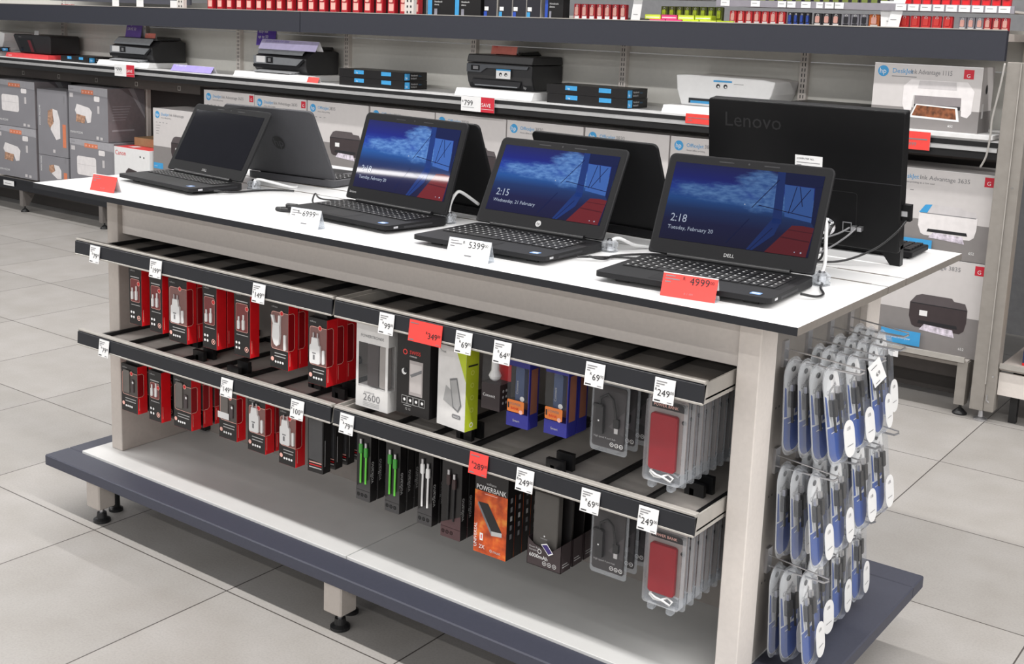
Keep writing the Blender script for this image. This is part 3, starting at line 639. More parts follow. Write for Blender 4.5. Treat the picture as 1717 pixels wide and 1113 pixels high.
rb('sticker', .073, .145, .032, -1.847, .400, 1, 'red window box with white sticker below the lower 149 tag')
rb('charger', .070, .150, .033, -1.732, .392, 2, 'red wall charger box between the lower 149 and 100 tags')
rb('charger', .064, .155, .034, -1.613, .385, 1, 'red wall charger box just below the 100 tag')

def plain(name, w, h, d, label, cat, draw, tab=True):
    root = empty(name, (0, 0, 0)); g = MB(); draw(g, root, w, h, d); g.build('carton', root, bevel=.0006)
    if tab: t = MB(); t.prism([(-w/2+.008, 0), (w/2-.008, 0), (w/2-.014, .014), (-w/2+.014, .014)], -.001, 0, BLKC, front(0, d*.3, h)); t.build('hang_tab', root)
    return root
# black boxed cases, lower left tray end
def dr(g, root, w, h, d):
    F = front(0, 0, 0); g.box((-w/2, 0, 0), (w/2, d, h), BLKC); g.poly([(-w/2+.004, .035), (w/2-.003, .03), (w/2-.003, h-.01), (-w/2+.004, h-.012)], mat('smoky_window', lin('4a4a4c'), .15), F)
    for i in range(3): g.rect(-w/2+.006, .026-i*.007, w/2-.004, .029-i*.007, (CREAM, REDB, KEYP)[i], F)
    g.rect(.006, .02, .008, .09, KEYP, right(w/2, 0, 0))
place(plain('gadget_box', .052, .155, .030, '', '', dr), -1.509, .392, 6, .045, ['black boxed gadget at the right end of the lower left tray']+['black boxed gadget, %s from the front, right end of the lower left tray' % ORD[i] for i in range(1, 6)], 'black boxed gadgets at the end of the lower left tray', 'gadget box', rz=math.radians(4))
# white 2600 power bank box
def dr(g, root, w, h, d):
    F = front(0, 0, 0); R_ = right(w/2, 0, 0); W2 = mat('white_carton', (.72, .71, .70), .4)
    g.box((-w/2, 0, 0), (w/2, d, .052), W2); g.box((-w/2, 0, h-.05), (w/2, d, h), W2); g.box((-w/2, d-.002, .052), (w/2, d, h-.05), W2); g.box((-w/2, .0, .052), (-w/2+.008, .001, h-.05), W2); g.box((w/2-.009, .0, .052), (w/2-.001, .001, h-.05), W2); g.box((w/2-.001, d*.55, .052), (w/2, d, h-.05), W2)
    g.text('POWERTRONIX', -.038, h-.036, .0105, INKG, F); g.text('POWERBANK', -.024, .038, .0055, INKG, F); g.text('2600', 0, .019, .026, KEYP if 0 else INKG, F, align='C', sx=1.1); 
    for i in range(3): g.rect(-.028, .014-i*.004, .026, .0155-i*.004, KEYP, F)
    f_ = MB(); f_.box((-w/2+.008, .0002, .052), (w/2-.009, .0006, h-.05), CLEARW); f_.box((w/2-.0006, 0, .052), (w/2-.0002, d*.55, h-.05), CLEARW); f_.build('window_film', root)
    p = MB(); p.prism(rrect(-.022, .055, .014, h-.054, .004), -.03, -.008, mat('dark_power_bank', lin('3b3232'), .3), F); p.prism(rrect(.016, .055, .040, h-.054, .004), -.026, -.010, mat('pale_tray_insert', lin('a39d99'), .5), F); p.build('power_bank', root)
place(plain('power_bank_box', .106, .215, .045, '', '', dr, False), -1.317, .608, 2, .052, ['white windowed power bank box reading 2600', 'white power bank box just behind the one reading 2600'], 'white power bank boxes', 'power bank box')
# black phone case box
def dr(g, root, w, h, d):
    F = front(0, 0, 0); g.box((-w/2, 0, 0), (w/2, d, h), BLKC); g.box((-.012, -.0006, .05), (.03, 0, h-.062), mat('grey_phone_print', lin('b0a9a8'), .4)); g.rect(-.009, .058, .027, h-.07, mat('pale_phone_print', lin('c9c3c1'), .4), F, .0012); g.poly([(-.009, .10), (.027, .118), (.027, .11), (-.004, .094)], INKG, F, .0014)
    g.text('SWISS', -.012, h-.047, .013, REDP, F); g.text('CHARGER', -.012, h-.054, .005, WHITE, F); g.ring(-.026, h-.044, .0045, .007, REDP, F); g.disc(-.028, h-.093, .008, WHITE, F); g.disc(-.024, h-.090, .006, INK, F, .0009)
    for i in range(4): outline(g, [(-.034+i*.0185, .026), (-.0175+i*.0185, .026), (-.0175+i*.0185, .046), (-.034+i*.0185, .046)], .0012, KEYP, F, .0008); g.disc(-.0257+i*.0185, .036, .004, WHITE, F, n=6)
    g.rect(-.028, .021, -.004, .0225, KEYP, F); g.text('12 12', -.024, .011, .008, KEYP, F)
place(plain('phone_case_box', .103, .198, .05, '', '', dr), -1.184, .622, 1, .05, ['black box with a white phone picture below the wide red 349 tag'], 'boxed gadgets on the upper right tray', 'gadget box')
# white and lime box, turned a little
LIME = mat('lime_carton', lin('b7c72c'), .4)
def dr(g, root, w, h, d):
    F = front(0, 0, 0); W2 = mat('white_carton', (.72, .71, .70), .4); g.box((-w/2, 0, 0), (w/2, d, h), W2, ms={3: LIME}); g.poly([(w/2-.035, h), (w/2, h), (w/2, h-.075)], LIME, F); g.text('Trust', -.04, h-.018, .009, INKG, F)
    pp = mat('printed_gadget_grey', lin('a8a8a8'), .5); ol = mat('printed_gadget_dark', lin('77787a'), .5)
    g.poly([(-.026, .062), (.006, .05), (.012, .085), (-.018, .10)], pp, F); g.poly([(-.006, .118), (.018, .125), (.034, .06), (.024, .042), (.006, .05)], ol, F, .0008); g.poly([(-.003, .114), (.016, .12), (.030, .062), (.022, .047), (.009, .054)], pp, F, .001)
    g.poly(rrect(.004, .026, .032, .036, .004), INKG, F); g.text('2-PACK', .008, .0285, .006, WHITE, F, .001); g.rect(.0, h*.3, .001, h*.3, LIME, F)
    R_ = right(w/2, 0, 0)
    for i in range(4): g.ring(d*.5, .05+i*.03, .004, .006, mat('pale_lime', lin('d6e06a'), .5), R_)
    g.ring(d*.5, .014, .004, .006, WHITE, R_); g.rect(.006, h-.04, d-.004, h-.036, INK, R_)
place(plain('gadget_box', .092, .195, .042, '', '', dr), -1.066, .620, 1, .05, ['white and lime green gadget box left of the 69.95 tag'], 'boxed gadgets on the upper right tray', 'gadget box', rz=math.radians(-6))
# clear car charger box with red insert
def dr(g, root, w, h, d):
    F = front(0, 0, 0); R_ = right(w/2, 0, 0); g.box((-w/2, .0, 0), (w/2, d, .062), mat('dark_brown_card', lin('2f2628'), .5)); g.box((-w/2, d-.002, .062), (w/2, d, h), REDB); g.text('Connect', -w/2+.004, .03, .010, WHITE, F, maxw=w-.008)
    for i in range(3):
        for j in range(2): g.disc(.012+j*.012, .018+i*.014, .0035, KEYP, R_, n=8)
    f_ = MB(); f_.box((-w/2, .0005, .062), (w/2, .001, h), CLEARW); f_.box((w/2-.0006, 0, .062), (w/2, d, h), CLEARW); f_.build('window_film', root)
    p = MB(); p.lathe([(.006, .0), (.012, .005), (.015, .012), (.0125, .018), (.0095, .024), (.0085, .055)], WPLA, Matrix.Translation((-.004, .02, .064))); p.build('car_charger', root)
place(plain('car_charger_box', .052, .128, .042, '', '', dr, False), -.952, .690, 1, .05, ['clear box with a white car charger between the two right tray cartons, red backed'], 'boxed gadgets on the upper right tray', 'gadget box')
# blue and orange boxes
ORG = mat('orange_print', lin('e8813a'), .5); BLU = mat('royal_blue_carton', lin('2a2c86'), .4)
def dr(g, root, w, h, d):
    F = front(0, 0, 0); R_ = right(w/2, 0, 0); g.box((-w/2, 0, 0), (w/2, d, .032), BLU); g.box((w/2-.002, 0, .032), (w/2, d, h), BLU); g.box((-w/2, d-.002, .032), (w/2-.002, d, h), mat('copper_insert', lin('94604c'), .5)); g.box((-w/2, 0, h-.02), (w/2-.002, d, h), BLU)
    g.poly(rrect(-w/2+.002, .034, w/2-.012, .062, .003), ORG, F, .001); g.text('POWER', -w/2+.010, .050, .0085, INKG, F, .0014); g.text('BANK', -w/2+.012, .040, .0085, REDB, F, .0014); g.rect(-w/2+.004, .042, -w/2+.008, .055, INK, F, .0014); g.disc(w/2-.020, .037, .005, CREAM, F, .0014); g.text('Smart', -.012, .012, .008, KEYP, F); g.rect(.006, .034, d-.006, h-.022, mat('copper_insert', lin('94604c'), .5), R_)
    f_ = MB(); f_.box((-w/2, .0002, .062), (w/2-.002, .0006, h-.02), CLEARW); f_.build('window_film', root)
    p = MB(); p.prism(rrect(-.012, .055, .012, h-.022, .006), -.02, -.006, mat('navy_power_bank', lin('2d4168'), .35), F); p.disc(.008, .066, .006, WHITE, F, -.005); p.text('Connect', -.003, .075, .009, KEYP, F, -.0045, rot=math.pi/2); p.build('power_bank', root)
bo = plain('power_bank_box', .060, .160, .038, '', '', dr)
place(bo, -.876, .666, 1, .04, ['blue and orange power bank box below the 64.87 tag'], 'blue and orange power bank boxes', 'power bank box')
place(bo, -.773, .672, 2, .042, ['front blue and orange power bank box left of the right 69.95 tag', 'rear one of the two blue and orange power bank boxes hung together'], 'blue and orange power bank boxes', 'power bank box')
# usb hub blister packs
HUBC = mat('charcoal_card', lin('3a3739'), .5)
def hub(hh):
    w, h, d = .092, hh, .018; root = empty('hub_blister_pack', (0, 0, 0)); F = front(0, 0, 0)
    g = MB(); g.prism(rrect(-w/2+.006, .012, w/2-.006, h-.006, .006), -.0012, 0, HUBC, front(0, .006, 0)); FF = front(0, .006, 0)
    g.text('High speed 4 port hub', -w/2+.010, .032, .006, KEYP, FF)
    for i in range(3): g.ring(w/2-.036+i*.0115, .022, .0034, .0048, WHITE, FF); g.rect(w/2-.0375+i*.0115, .0212, w/2-.0345+i*.0115, .0228, WHITE, FF)
    g.poly([(.0, .06), (w/2-.008, .045), (w/2-.008, .1)], mat('grey_card_facet', lin('4d494b'), .5), FF, .0005)
    g.build('card', root)
    g = MB(); g.prism(rrect(-w/2+.018, .042, -w/2+.036, .105, .002), .001, .010, mat('hub_body', lin('252426'), .4), FF); g.box((-w/2+.012, -.006, .103), (-w/2+.034, .003, .108), BLK); g.disc(-w/2+.026, .072, .002, WHITE, FF, .0105)
    g.tube([(-w/2+.026, -.001, .106), (-w/2+.028, -.002, .122), (0.0, -.003, .134), (.014, -.003, .124), (.019, -.002, .10), (.021, -.001, .082)], .0028, BLK)
    g.prism(rrect(.015, .062, .028, .082, .002), .001, .008, BLK, FF); g.prism([(.017, .05), (.026, .05), (.026, .062), (.017, .062)], .002, .006, SILVER, FF); g.build('usb_hub', root)
    g = MB(); g.prism(rrect(-w/2, 0, w/2, h, .008), -.001, 0, CLEARM, front(0, .009, 0)); g.poly(rrect(-w/2+.008, .012, w/2-.008, h-.012, .01), CLEARW, front(0, -.008, 0), 0); ring = rrect(-w/2+.008, .012, w/2-.008, h-.012, .01)
    n = len(ring); g.add([(a, b, .0) for a, b in ring]+[(a, b, .017) for a, b in ring], [(i, (i+1) % n, n+(i+1) % n, n+i) for i in range(n)], CLEARW, front(0, .009, 0)); g.build('blister', root)
    return root
place(hub(.155), -.641, .662, 4, .045, ['front adapter blister pack with black cable loop, upper right tray', 'second adapter blister pack on the upper right tray', 'third adapter blister pack on the upper right tray', 'rearmost adapter blister pack on the upper right tray'], 'adapter blister packs', 'blister pack')
place(hub(.165), -.625, .385, 3, .045, ['front adapter blister pack with black cable loop, lower right tray', 'second adapter blister pack on the lower right tray', 'third adapter blister pack on the lower right tray'], 'adapter blister packs', 'blister pack')
# red power bank blister
def redbank(h):
    w = .098; root = empty('power_bank_blister_pack', (0, 0, 0)); F = front(0, 0, 0); FF = front(0, .008, 0)
    g = MB(); g.prism(rrect(-w/2+.004, .03, w/2-.004, h-.004, .005), -.001, 0, mat('pale_grey_insert', lin('9a9290'), .5), FF); g.rect(-w/2+.010, h-.03, w/2-.006, h-.012, INK, FF); g.text('POWER BANK', -w/2+.014, h-.026, .009, CREAM, FF, .0008)
    g.text('2 IN 1 WALLET XPRESS', w/2-.008, .05, .009, INKG, FF, .0008, rot=math.pi/2); g.disc(w/2-.012, h-.05, .005, INK, FF); g.build('card', root)
    g = MB(); m = mat('red_metal_case', lin('96222c'), .3, metal=.3); g.prism(rrect(-w/2+.014, .030, w/2-.022, h-.038, .007), .001, .012, m, FF); g.build('power_bank', root, bevel=.0015)
    g = MB(); g.tube([(-.03, 0, .026), (-.015, -.003, .020), (.005, -.004, .018), (.02, -.003, .012), (.024, 0, .020), (.012, .001, .026), (-.005, -.002, .016), (-.02, 0, .014), (-.03, 0, .022), (-.026, .001, .030)], .0024, WPLA); g.build('charging_cable', root, smooth=True)
    g = MB(); g.prism(rrect(-w/2, 0, w/2, h, .008), -.001, 0, CLEARM, front(0, .011, 0)); ring = rrect(-w/2+.005, .006, w/2-.005, h-.008, .008); n = len(ring)
    g.add([(a, b, .0) for a, b in ring]+[(a, b, .019) for a, b in ring], [(i, (i+1) % n, n+(i+1) % n, n+i) for i in range(n)], CLEARM, front(0, .011, 0)); g.poly(ring, CLEARW, front(0, -.008, 0), 0)
    for a in (-.025, .02): g.prism(rrect(a-.008, -.01, a+.008, .006, .005), .002, .014, CLEARM, front(0, .011, 0))
    g.build('blister', root)
    return root
place(redbank(.19), -.502, .630, 9, .034, ['front red power bank blister pack at the right end of the upper tray']+['%s red power bank blister pack from the front, right end of upper tray' % ORD[i] for i in range(1, 9)], 'red power bank packs on the upper tray', 'blister pack')
place(redbank(.178), -.485, .362, 8, .037, ['front red power bank blister pack at the right end of the lower tray']+['%s red power bank blister pack from the front, right end of lower tray' % ORD[i] for i in range(1, 8)], 'red power bank packs on the lower tray', 'blister pack')
# dark cable boxes with coloured cables
GRN = mat('bright_green_cable', lin('6ad04a'), .4); GRNP = mat('green_plug', lin('3f9a3a'), .4)
def cbox(w, h, d, cc, pc, low=None):
    root = empty('cable_box', (0, 0, 0)); F = front(0, 0, 0)
    g = MB(); g.box((-w/2, .002, 0), (w/2, d, h), BLKC); g.poly([(-w/2, 0), (w/2, 0), (w/2, .062), (-w/2, .034)], low or mat('charcoal_flap', lin('3c3b3c'), .5), front(0, .002, 0)); g.rect(-w/2, .026, w/2, .0268, KEYP, front(0, .002, 0))
    for i in range(3): g.ring(-w/2+.008+i*.0125, .014, .003, .0048, WHITE, front(0, .002, 0)); g.disc(-w/2+.008+i*.0125, .014, .0016, WHITE, front(0, .002, 0), n=6)
    g.text('volkano', d*.5, .05, .018, KEYP, right(w/2, 0, 0), rot=math.pi/2); g.build('carton', root, bevel=.0006)
    g = MB()
    for q, z in ((-.008, 0), (.009, -.008)):
        g.tube([(q, 0, .046), (q+.001, -.001, .08), (q+.002, -.001, h-.05)], .0026, cc); g.prism(rrect(q-.003, h-.055+z, q+.007, h-.03+z, .003), 0, .005, pc, F); g.box((q-.001, -.004, h-.03+z), (q+.005, -.001, h-.018+z), SILVER)
    g.build('cable', root, smooth=False)
    t = MB(); t.prism([(-w/2+.008, 0), (w/2-.008, 0), (w/2-.014, .014), (-w/2+.014, .014)], -.001, 0, BLKC, front(0, d*.3, h)); t.build('hang_tab', root)
    return root
def cl(nm, n): return ['front '+nm]+['%s from the front of the %s stack' % (ORD[i], nm) for i in range(1, n)]
place(cbox(.047, .18, .026, GRN, GRNP), -1.341, .362, 5, .0285, cl('black box with green cable at the left', 5), 'black cable boxes on the lower right tray', 'cable box')
place(cbox(.047, .18, .026, GRN, GRNP), -1.244, .358, 4, .0285, cl('black box with green cable, right hand', 4), 'black cable boxes on the lower right tray', 'cable box')
place(cbox(.045, .185, .026, WPLA, WPLA), -1.139, .356, 4, .0285, cl('black box with white cable', 4), 'black cable boxes on the lower right tray', 'cable box')
place(cbox(.060, .19, .026, BLK, mat('brown_plug', lin('3c2c2c'), .4), mat('dark_maroon_flap', lin('4b3436'), .5)), -1.058, .345, 5, .0285, cl('black and maroon cable box', 5), 'black cable boxes on the lower right tray', 'cable box')
# orange power bank box
def fire(name='flame_print'):
    if name in MATS: return MATS[name]
    m = mat(name, lin('c4511f'), .45, var=.5, scale=28); r_ = [n for n in m.node_tree.nodes if n.type == 'VALTORGB'][0]
    r_.color_ramp.elements[0].color = lin('7d2412')+(1,); e = r_.color_ramp.elements.new(.55); e.color = lin('d0571f')+(1,); r_.color_ramp.elements[2].position = .8; r_.color_ramp.elements[2].color = lin('f3b04a')+(1,); return m
def dr(g, root, w, h, d):
    F = front(0, 0, 0); g.box((-w/2, 0, 0), (w/2, d, h), BLKC); g.rect(-w/2, .0, w/2, h-.052, fire(), F); g.text('POWERBANK', 0, h-.05, .0175, WHITE, F, .001, 'C', maxw=w-.008); g.text('volkano', 0, h-.034, .009, KEYP, F, .001, 'C'); g.rect(-.018, h-.058, .018, h-.0565, CREAM, F, .001)
    g.poly([(-.036, .125), (-.008, .126), (.034, .065), (.004, .062)], mat('printed_black_bank', lin('1d1d1f'), .4), F, .001); g.poly([(.004, .062), (.034, .065), (.034, .055), (.004, .051)], KEYP, F, .0011); g.poly([(-.036, .125), (.004, .062), (.004, .051), (-.038, .119)], mat('printed_grey_edge', lin('77777c'), .4), F, .0011)
    g.text('UNIVERSAL', -w/2+.009, .012, .012, WHITE, F, .001, rot=math.pi/2, maxw=.06); g.text('2X', -w/2+.016, .012, .014, WHITE, F, .001); g.rect(-w/2+.018, .032, -w/2+.027, .050, WHITE, F, .001); g.rect(-w/2+.021, .036, -w/2+.024, .046, REDB, F, .0012); g.text('must', .01, .010, .011, KEYP, F, .001); g.ring(.004, .013, .002, .0035, KEYP, F, .001)
    for k in range(5): g.rect(d*.5-.004, .05+k*.022, d*.5+.004, .062+k*.022, KEYP if k == 2 else INKG, right(w/2, 0, 0))
place(plain('power_bank_box', .094, .205, .030, '', '', dr), -.939, .338, 4, .0315, ['front orange flame box reading POWERBANK below the red 289 tag']+['%s box behind the orange flame box reading POWERBANK' % ORD[i] for i in range(1, 4)], 'orange power bank boxes', 'power bank box')
# 6000mAh power bank boxes
def dr(g, root, w, h, d):
    F = front(0, 0, 0); m = mat('brown_black_card', lin('3a3032'), .5); pts = [(-w/2, 0), (w/2, 0), (w/2, .066), (w/2-.022, .048), (0, .046), (-w/2+.02, .05), (-w/2, .064)]
    g.prism(pts, -.001, 0, m, F); g.box((w/2-.001, 0, 0), (w/2, d, .066), m); g.box((-w/2, d-.001, 0), (w/2, d, h), BLKC); g.box((-w/2, 0, 0), (w/2, d, .001), m); g.box((-w/2, 0, 0), (-w/2+.001, d, .064), m)
    g.text('6000mAh', -w/2+.006, .020, .013, WHITE, F); g.text('Power Bank', -w/2+.006, .042, .006, KEYP, F); g.text('Portable', -w/2+.006, .035, .006, KEYP, F); g.ring(-w/2+.034, .037, .004, .0055, WHITE, F)
    for i in range(3): g.ring(w/2-.044+i*.0135, .012, .004, .0055, KEYP, F); g.disc(w/2-.044+i*.0135, .012, .002, KEYP, F, n=6)
    g.poly([(-.008, .056), (.008, .062), (.026, .042), (.014, .034)], mat('purple_sticker', lin('3a2c70'), .4), F, .0015); outline(g, [(-.008, .056), (.008, .062), (.026, .042), (.014, .034)], .003, WHITE, F, .002)
    g.rect(.006, .012, d-.008, .014, KEYP, right(w/2, 0, 0)); g.rect(.006, .018, d-.014, .020, KEYP, right(w/2, 0, 0))
    p = MB(); p.prism(rrect(-w/2+.008, .03, w/2-.018, h-.004, .006), -.028, -.008, mat('charcoal_power_bank', lin('55524f'), .4), F); p.disc(-.006, .072, .002, WHITE, F, -.0075); p.text('romoss', -.016, .064, .006, KEYP, F, -.0075); p.build('power_bank', root, bevel=.002)
place(plain('power_bank_box', .092, .178, .040, '', '', dr), -.787, .355, 3, .048, ['front open power bank box reading 6000mAh, lower tray', 'second power bank box behind the one reading 6000mAh', 'rearmost of the three power bank boxes reading 6000mAh'], 'open power bank boxes', 'power bank box')

# ================================================================== cable packs on the pegboard end
CARDW = mat('white_card', (.78, .78, .78), .45, var=.02); CBLU = mat('blue_card', lin('154aa0'), .45, var=.15, scale=12); CBLD = mat('navy_card', lin('1d3f8f'), .45)
PKW, PKH = .088, .214
def pack():
    root = empty('cable_pack', (0, 0, 0)); F = front(0, .009, 0); w, h = PKW, PKH
    g = MB(); out = rrect(-w/2+.006, .008, w/2-.006, h-.006, [.030, .030, .034, .034], 6); g.prism(out, -.0012, 0, CARDW, F)
    low = [p for p in rrect(-w/2+.0065, .010, w/2-.0065, h-.0065, [.030, .030, .034, .034], 6) if p[1] < .07]
    g.poly(sorted(low+[(w/2-.0065, .082), (-w/2+.0065, .086)], key=lambda p: math.atan2(p[1]-.045, p[0])), CBLU, F, .0006)
    g.poly([(.010, .088), (w/2-.007, .094), (w/2-.007, .13), (.022, .146)], CBLD, F, .0006); g.poly([(-w/2+.007, .090), (-.024, .088), (-.030, .15), (-w/2+.007, .155)], CBLU, F, .0006)
    g.disc(0, h-.026, .010, INK, F, .0008, rv=.006); g.text('Connect', -.026, h-.062, .014, INKG, F, .0008, rot=.35); g.rect(-.02, .072, .01, .074, WHITE, F, .0009)
    g.build('card', root)
    g = MB()
    for q, zz in ((-.014, .108), (.014, .116)):
        g.prism(rrect(q-.008, zz, q+.008, zz+.036, .003), .001, .013, BLK, F); g.prism([(q-.005, zz+.036), (q+.005, zz+.036), (q+.005, zz+.05), (q-.005, zz+.05)], .003, .010, SILVER, F)
        g.tube([(q, .002, zz), (q+.001, .002, zz-.02), (q+.004, .003, .074)], .003, BLK)
    g.build('cable', root, smooth=False)
    g = MB(); g.prism(rrect(.004, .012, .057, .090, .025, 7), .016, .0172, CARDW, F); g.text('USB', .02, .070, .010, INKG, F, .0178); g.rect(.016, .036, .044, .0375, INKG, F, .0178); g.build('oval_label', root)['label'] = 'white oval label on the blister'
    g = MB(); o1 = rrect(-w/2, 0, w/2, h, [.036, .036, .040, .040], 7); o2 = rrect(-w/2+.004, .005, w/2-.004, h-.004, [.034, .034, .037, .037], 7); n = len(o1)
    g.add([(a, b, 0) for a, b in o1]+[(a, b, 0) for a, b in o2], [(i, (i+1) % n, n+(i+1) % n, n+i) for i in range(n)], CLEARM, F)
    o3 = rrect(-w/2+.008, .010, w/2-.008, h-.008, [.030, .030, .032, .032], 7)
    g.add([(a, b, 0) for a, b in o2]+[(a, b, .015) for a, b in o3], [(i, (i+1) % n, n+(i+1) % n, n+i) for i in range(n)], CLEARM, F); g.poly(o3, CLEARW, F, .0155)
    g.build('blister', root)
    return root
PK = pack(); rowz = (.900, .662, .432); hy = (.845, .972, .1.__add__(0)+1.0, 1.225); hy = (.845, .972, 1.10, 1.225)
counts = ((4, 4, 4, 3), (3, 3, 3, 3), (3, 2, 2, 2)); ROWN = ('top', 'middle', 'bottom'); HN = ('nearest', 'second nearest', 'third nearest', 'farthest')
first = True
for rw in range(3):
    for hk in range(4):
        n = counts[rw][hk]
        for k in range(n):
            x = -.312+k*.034+(.012 if rw else 0)*(k == n-1); zz = rowz[rw]-PKH+random.uniform(-.004, .003); t_ = math.radians(-(3+2.2*k))
            lab = '%s cable pack on the %s hook, %s row of the counter end' % (('innermost' if k == 0 else 'outermost' if k == n-1 else ORD[k]), HN[hk], ROWN[rw])
            o = PK if first else copy_tree(PK); first = False
            o.location = (x+.002, hy[hk]+random.uniform(-.004, .004), zz-.010); o.rotation_euler = (0, t_, math.radians(90+random.uniform(-5, 5)))
            # rotation order: lean outward at the bottom, then face +x
            o.rotation_euler = (Matrix.Rotation(t_, 3, 'Y') @ Matrix.Rotation(math.radians(90+random.uniform(-5, 5)), 3, 'Z')).to_euler()
            o.location.x = x-.006-math.sin(-t_)*0; o['label'] = lab; o['category'] = 'cable pack'; o['group'] = 'cable packs on the pegboard end'
        g = MB(); z = rowz[rw]-.026; ln = -.330+n*.034+.008
        g.tube([(-.362, hy[hk], z+.003), (ln-.01, hy[hk], z+.003), (ln, hy[hk], z+.010)], .0026, SILVER, n=6); g.tube([(-.362, hy[hk], z+.028), (ln, hy[hk], z+.014)], .0018, SILVER, n=6)
        g.box((-.362, hy[hk]-.012, z-.012), (-.356, hy[hk]+.012, z+.045), SILVER); g.build('peg_hook', gon)
g = MB(); M_ = right(0, 0, 0); g.box((-.001, -.02, -.028), (0, .02, .028), WHITE); g.text('69', -.006, -.008, .014, INK, M_); g.rect(-.014, .016, .006, .018, INKG, M_); g.rect(-.014, -.022, .0, -.020, INKG, M_)
o = g.build('price_tag'); o.location = (-.196, .955, .858); o.rotation_euler = (math.radians(32), 0, math.radians(-20)); tag(o, 'tilted white price tag on a hook among the top row of cable packs', 'price tag')

# ================================================================== wall shelving behind
ZS = 1.157; YS = 3.55
sh = empty('shelving_unit', (0, 0, 0), label='long grey wall shelving with a printer shelf and a dark blue header beam', cat='shelving')
FX0, FX1 = -9.6, -.645
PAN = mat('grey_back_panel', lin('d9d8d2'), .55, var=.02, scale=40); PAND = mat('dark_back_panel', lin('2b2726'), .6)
posts = [-.66-.99*k for k in range(10)]
for i in range(9):
    a, b = posts[i+1], posts[i]
    g = MB(); g.box((a+.002, 3.955, ZS), (b-.002, 3.97, 1.42), PAN); g.box((a+.002, 3.955, 1.424), (b-.002, 3.97, 1.60), PAN); g.build('back_panel', sh)
    g = MB(); g.box((a+.002, 3.955, .22), (b-.002, 3.97, ZS-.003), PAND); g.build('lower_back_panel', sh)  # dark colour paints in the shadow below the printer shelf
for i, p in enumerate(posts[:-1]):
    g = MB(); g.box((p-.02, 3.925, .05), (p+.02, 3.955, 1.56), GREYL if i else GREY)
    for k in range(18):
        for q in (-.009, .005): g.box((p+q, 3.9242, ZS+.02+k*.025), (p+q+.004, 3.925, ZS+.036+k*.025), INK)
    g.build('slotted_upright', sh)
g = MB(); g.box((FX0, YS, ZS-.018), (FX1, 3.95, ZS), mat('white_shelf_board', (.72, .72, .72), .4)); so = g.build('shelf_board', sh)
g = MB(); g.box((FX0, YS-.004, ZS-.030), (FX1, YS+.01, ZS-.006), BLK); g.build('shelf_channel', so)
g = MB(); g.prism([(0, 0), (.014, -.004), (.016, -.018), (.002, -.02)], FX0, FX1, mat('brushed_rail', lin('a9a9a9'), .35, metal=.3), Matrix(((0, 0, 1, 0), (-1, 0, 0, YS-.003), (0, 1, 0, ZS-.026), (0, 0, 0, 1)))); g.box((FX0, YS-.004, ZS-.075), (FX1, YS+.006, ZS-.047), BLK); g.build('label_rail', so)
g = MB(); g.box((FX0, 3.72, ZS-.155), (-5.75, 3.735, ZS-.078), mat('dark_brown_rail', lin('4d4642'), .5)); g.box((-5.75, 3.72, ZS-.1), (FX1, 3.735, ZS-.078), mat('dark_brown_rail', lin('4d4642'), .5))
for k in range(14): k < 8 and outline(g, [(-9.2+k*.46, 0), (-9.17+k*.46, 0), (-9.17+k*.46, .03), (-9.2+k*.46, .03)], .006, RIM, front(0, 3.72, ZS-.14))
g.build('hanging_rail', sh)
# bottom shelf, kick board, legs
g = MB(); g.box((FX0, YS+.01, .212), (FX1-.03, 3.95, .234), TRAY); bs = g.build('bottom_shelf', sh)
g = MB(); g.box((FX0, YS-.004, .228), (-4.0, YS+.01, .246), EDGE); g.box((-4.0, YS-.004, .228), (FX1-.04, YS+.01, .25), RIM); g.box((FX0, YS, .165), (-4.0, YS+.01, .228), EDGE); g.box((-4.0, YS+.004, .21), (FX1-.06, YS+.01, .23), EDGE2); g.build('shelf_lip', bs)
g = MB(); g.box((FX0, 3.69, .12), (FX1-.07, 3.70, .212), mat('dark_grey_rail', lin('4a4543'), .5)); g.box((FX0, 3.75, .03), (FX1-.07, 3.76, .212), mat('dark_kick_board', lin('3a3634'), .6)); g.build('kick_board', sh)
for k in range(10):
    lx = -.70-.99*k
    g = MB(); g.prism([(0, .23), (.16, .23), (.05, .045), (0, .045)], lx-.012, lx+.03, mat('shaded_grey_steel', lin('8f8a84'), .5) if k == 0 else mat('dark_leg_grey', lin('6e6966'), .5), Matrix(((0, 0, 1, 0), (1, 0, 0, YS+.002), (0, 1, 0, 0), (0, 0, 0, 1)))); lg = g.build('leg', sh)
    g = MB(); g.lathe([(.03, 0), (.03, .006), (.014, .022), (.006, .028), (.006, .06)], BLK, Matrix.Translation((lx+.01, YS+.03, 0))); g.build('foot', lg)
# header beam, very slightly out of level as in the photo
def beamz(x): return 1.5965+(x+.63)*.0072
g = MB(); xa, xb = FX0, -.655
for a, b in ((FX0, -4.62), (-4.615, xb)):
    za, zb = beamz(a), beamz(b); hh = .119
    vs = [(a, 3.53, za-hh), (b, 3.53, zb-hh), (b, 3.56, zb-hh), (a, 3.56, za-hh), (a, 3.53, za), (b, 3.53, zb), (b, 3.56, zb), (a, 3.56, za)]
    g.add(vs, [(3, 2, 1, 0), (4, 5, 6, 7), (0, 1, 5, 4), (1, 2, 6, 5), (2, 3, 7, 6), (3, 0, 4, 7)], HEAD)
    g.add([(a, 3.528, za), (b, 3.528, zb), (b, 3.534, zb), (a, 3.534, za), (a, 3.528, za+.004), (b, 3.528, zb+.004), (b, 3.534, zb+.004), (a, 3.534, za+.004)], [(4, 5, 6, 7), (0, 1, 5, 4), (1, 2, 6, 5), (2, 3, 7, 6)], RIM)
g.build('header_beam', sh)
g = MB(); za, zb = beamz(FX0)-.012, beamz(xb)-.012
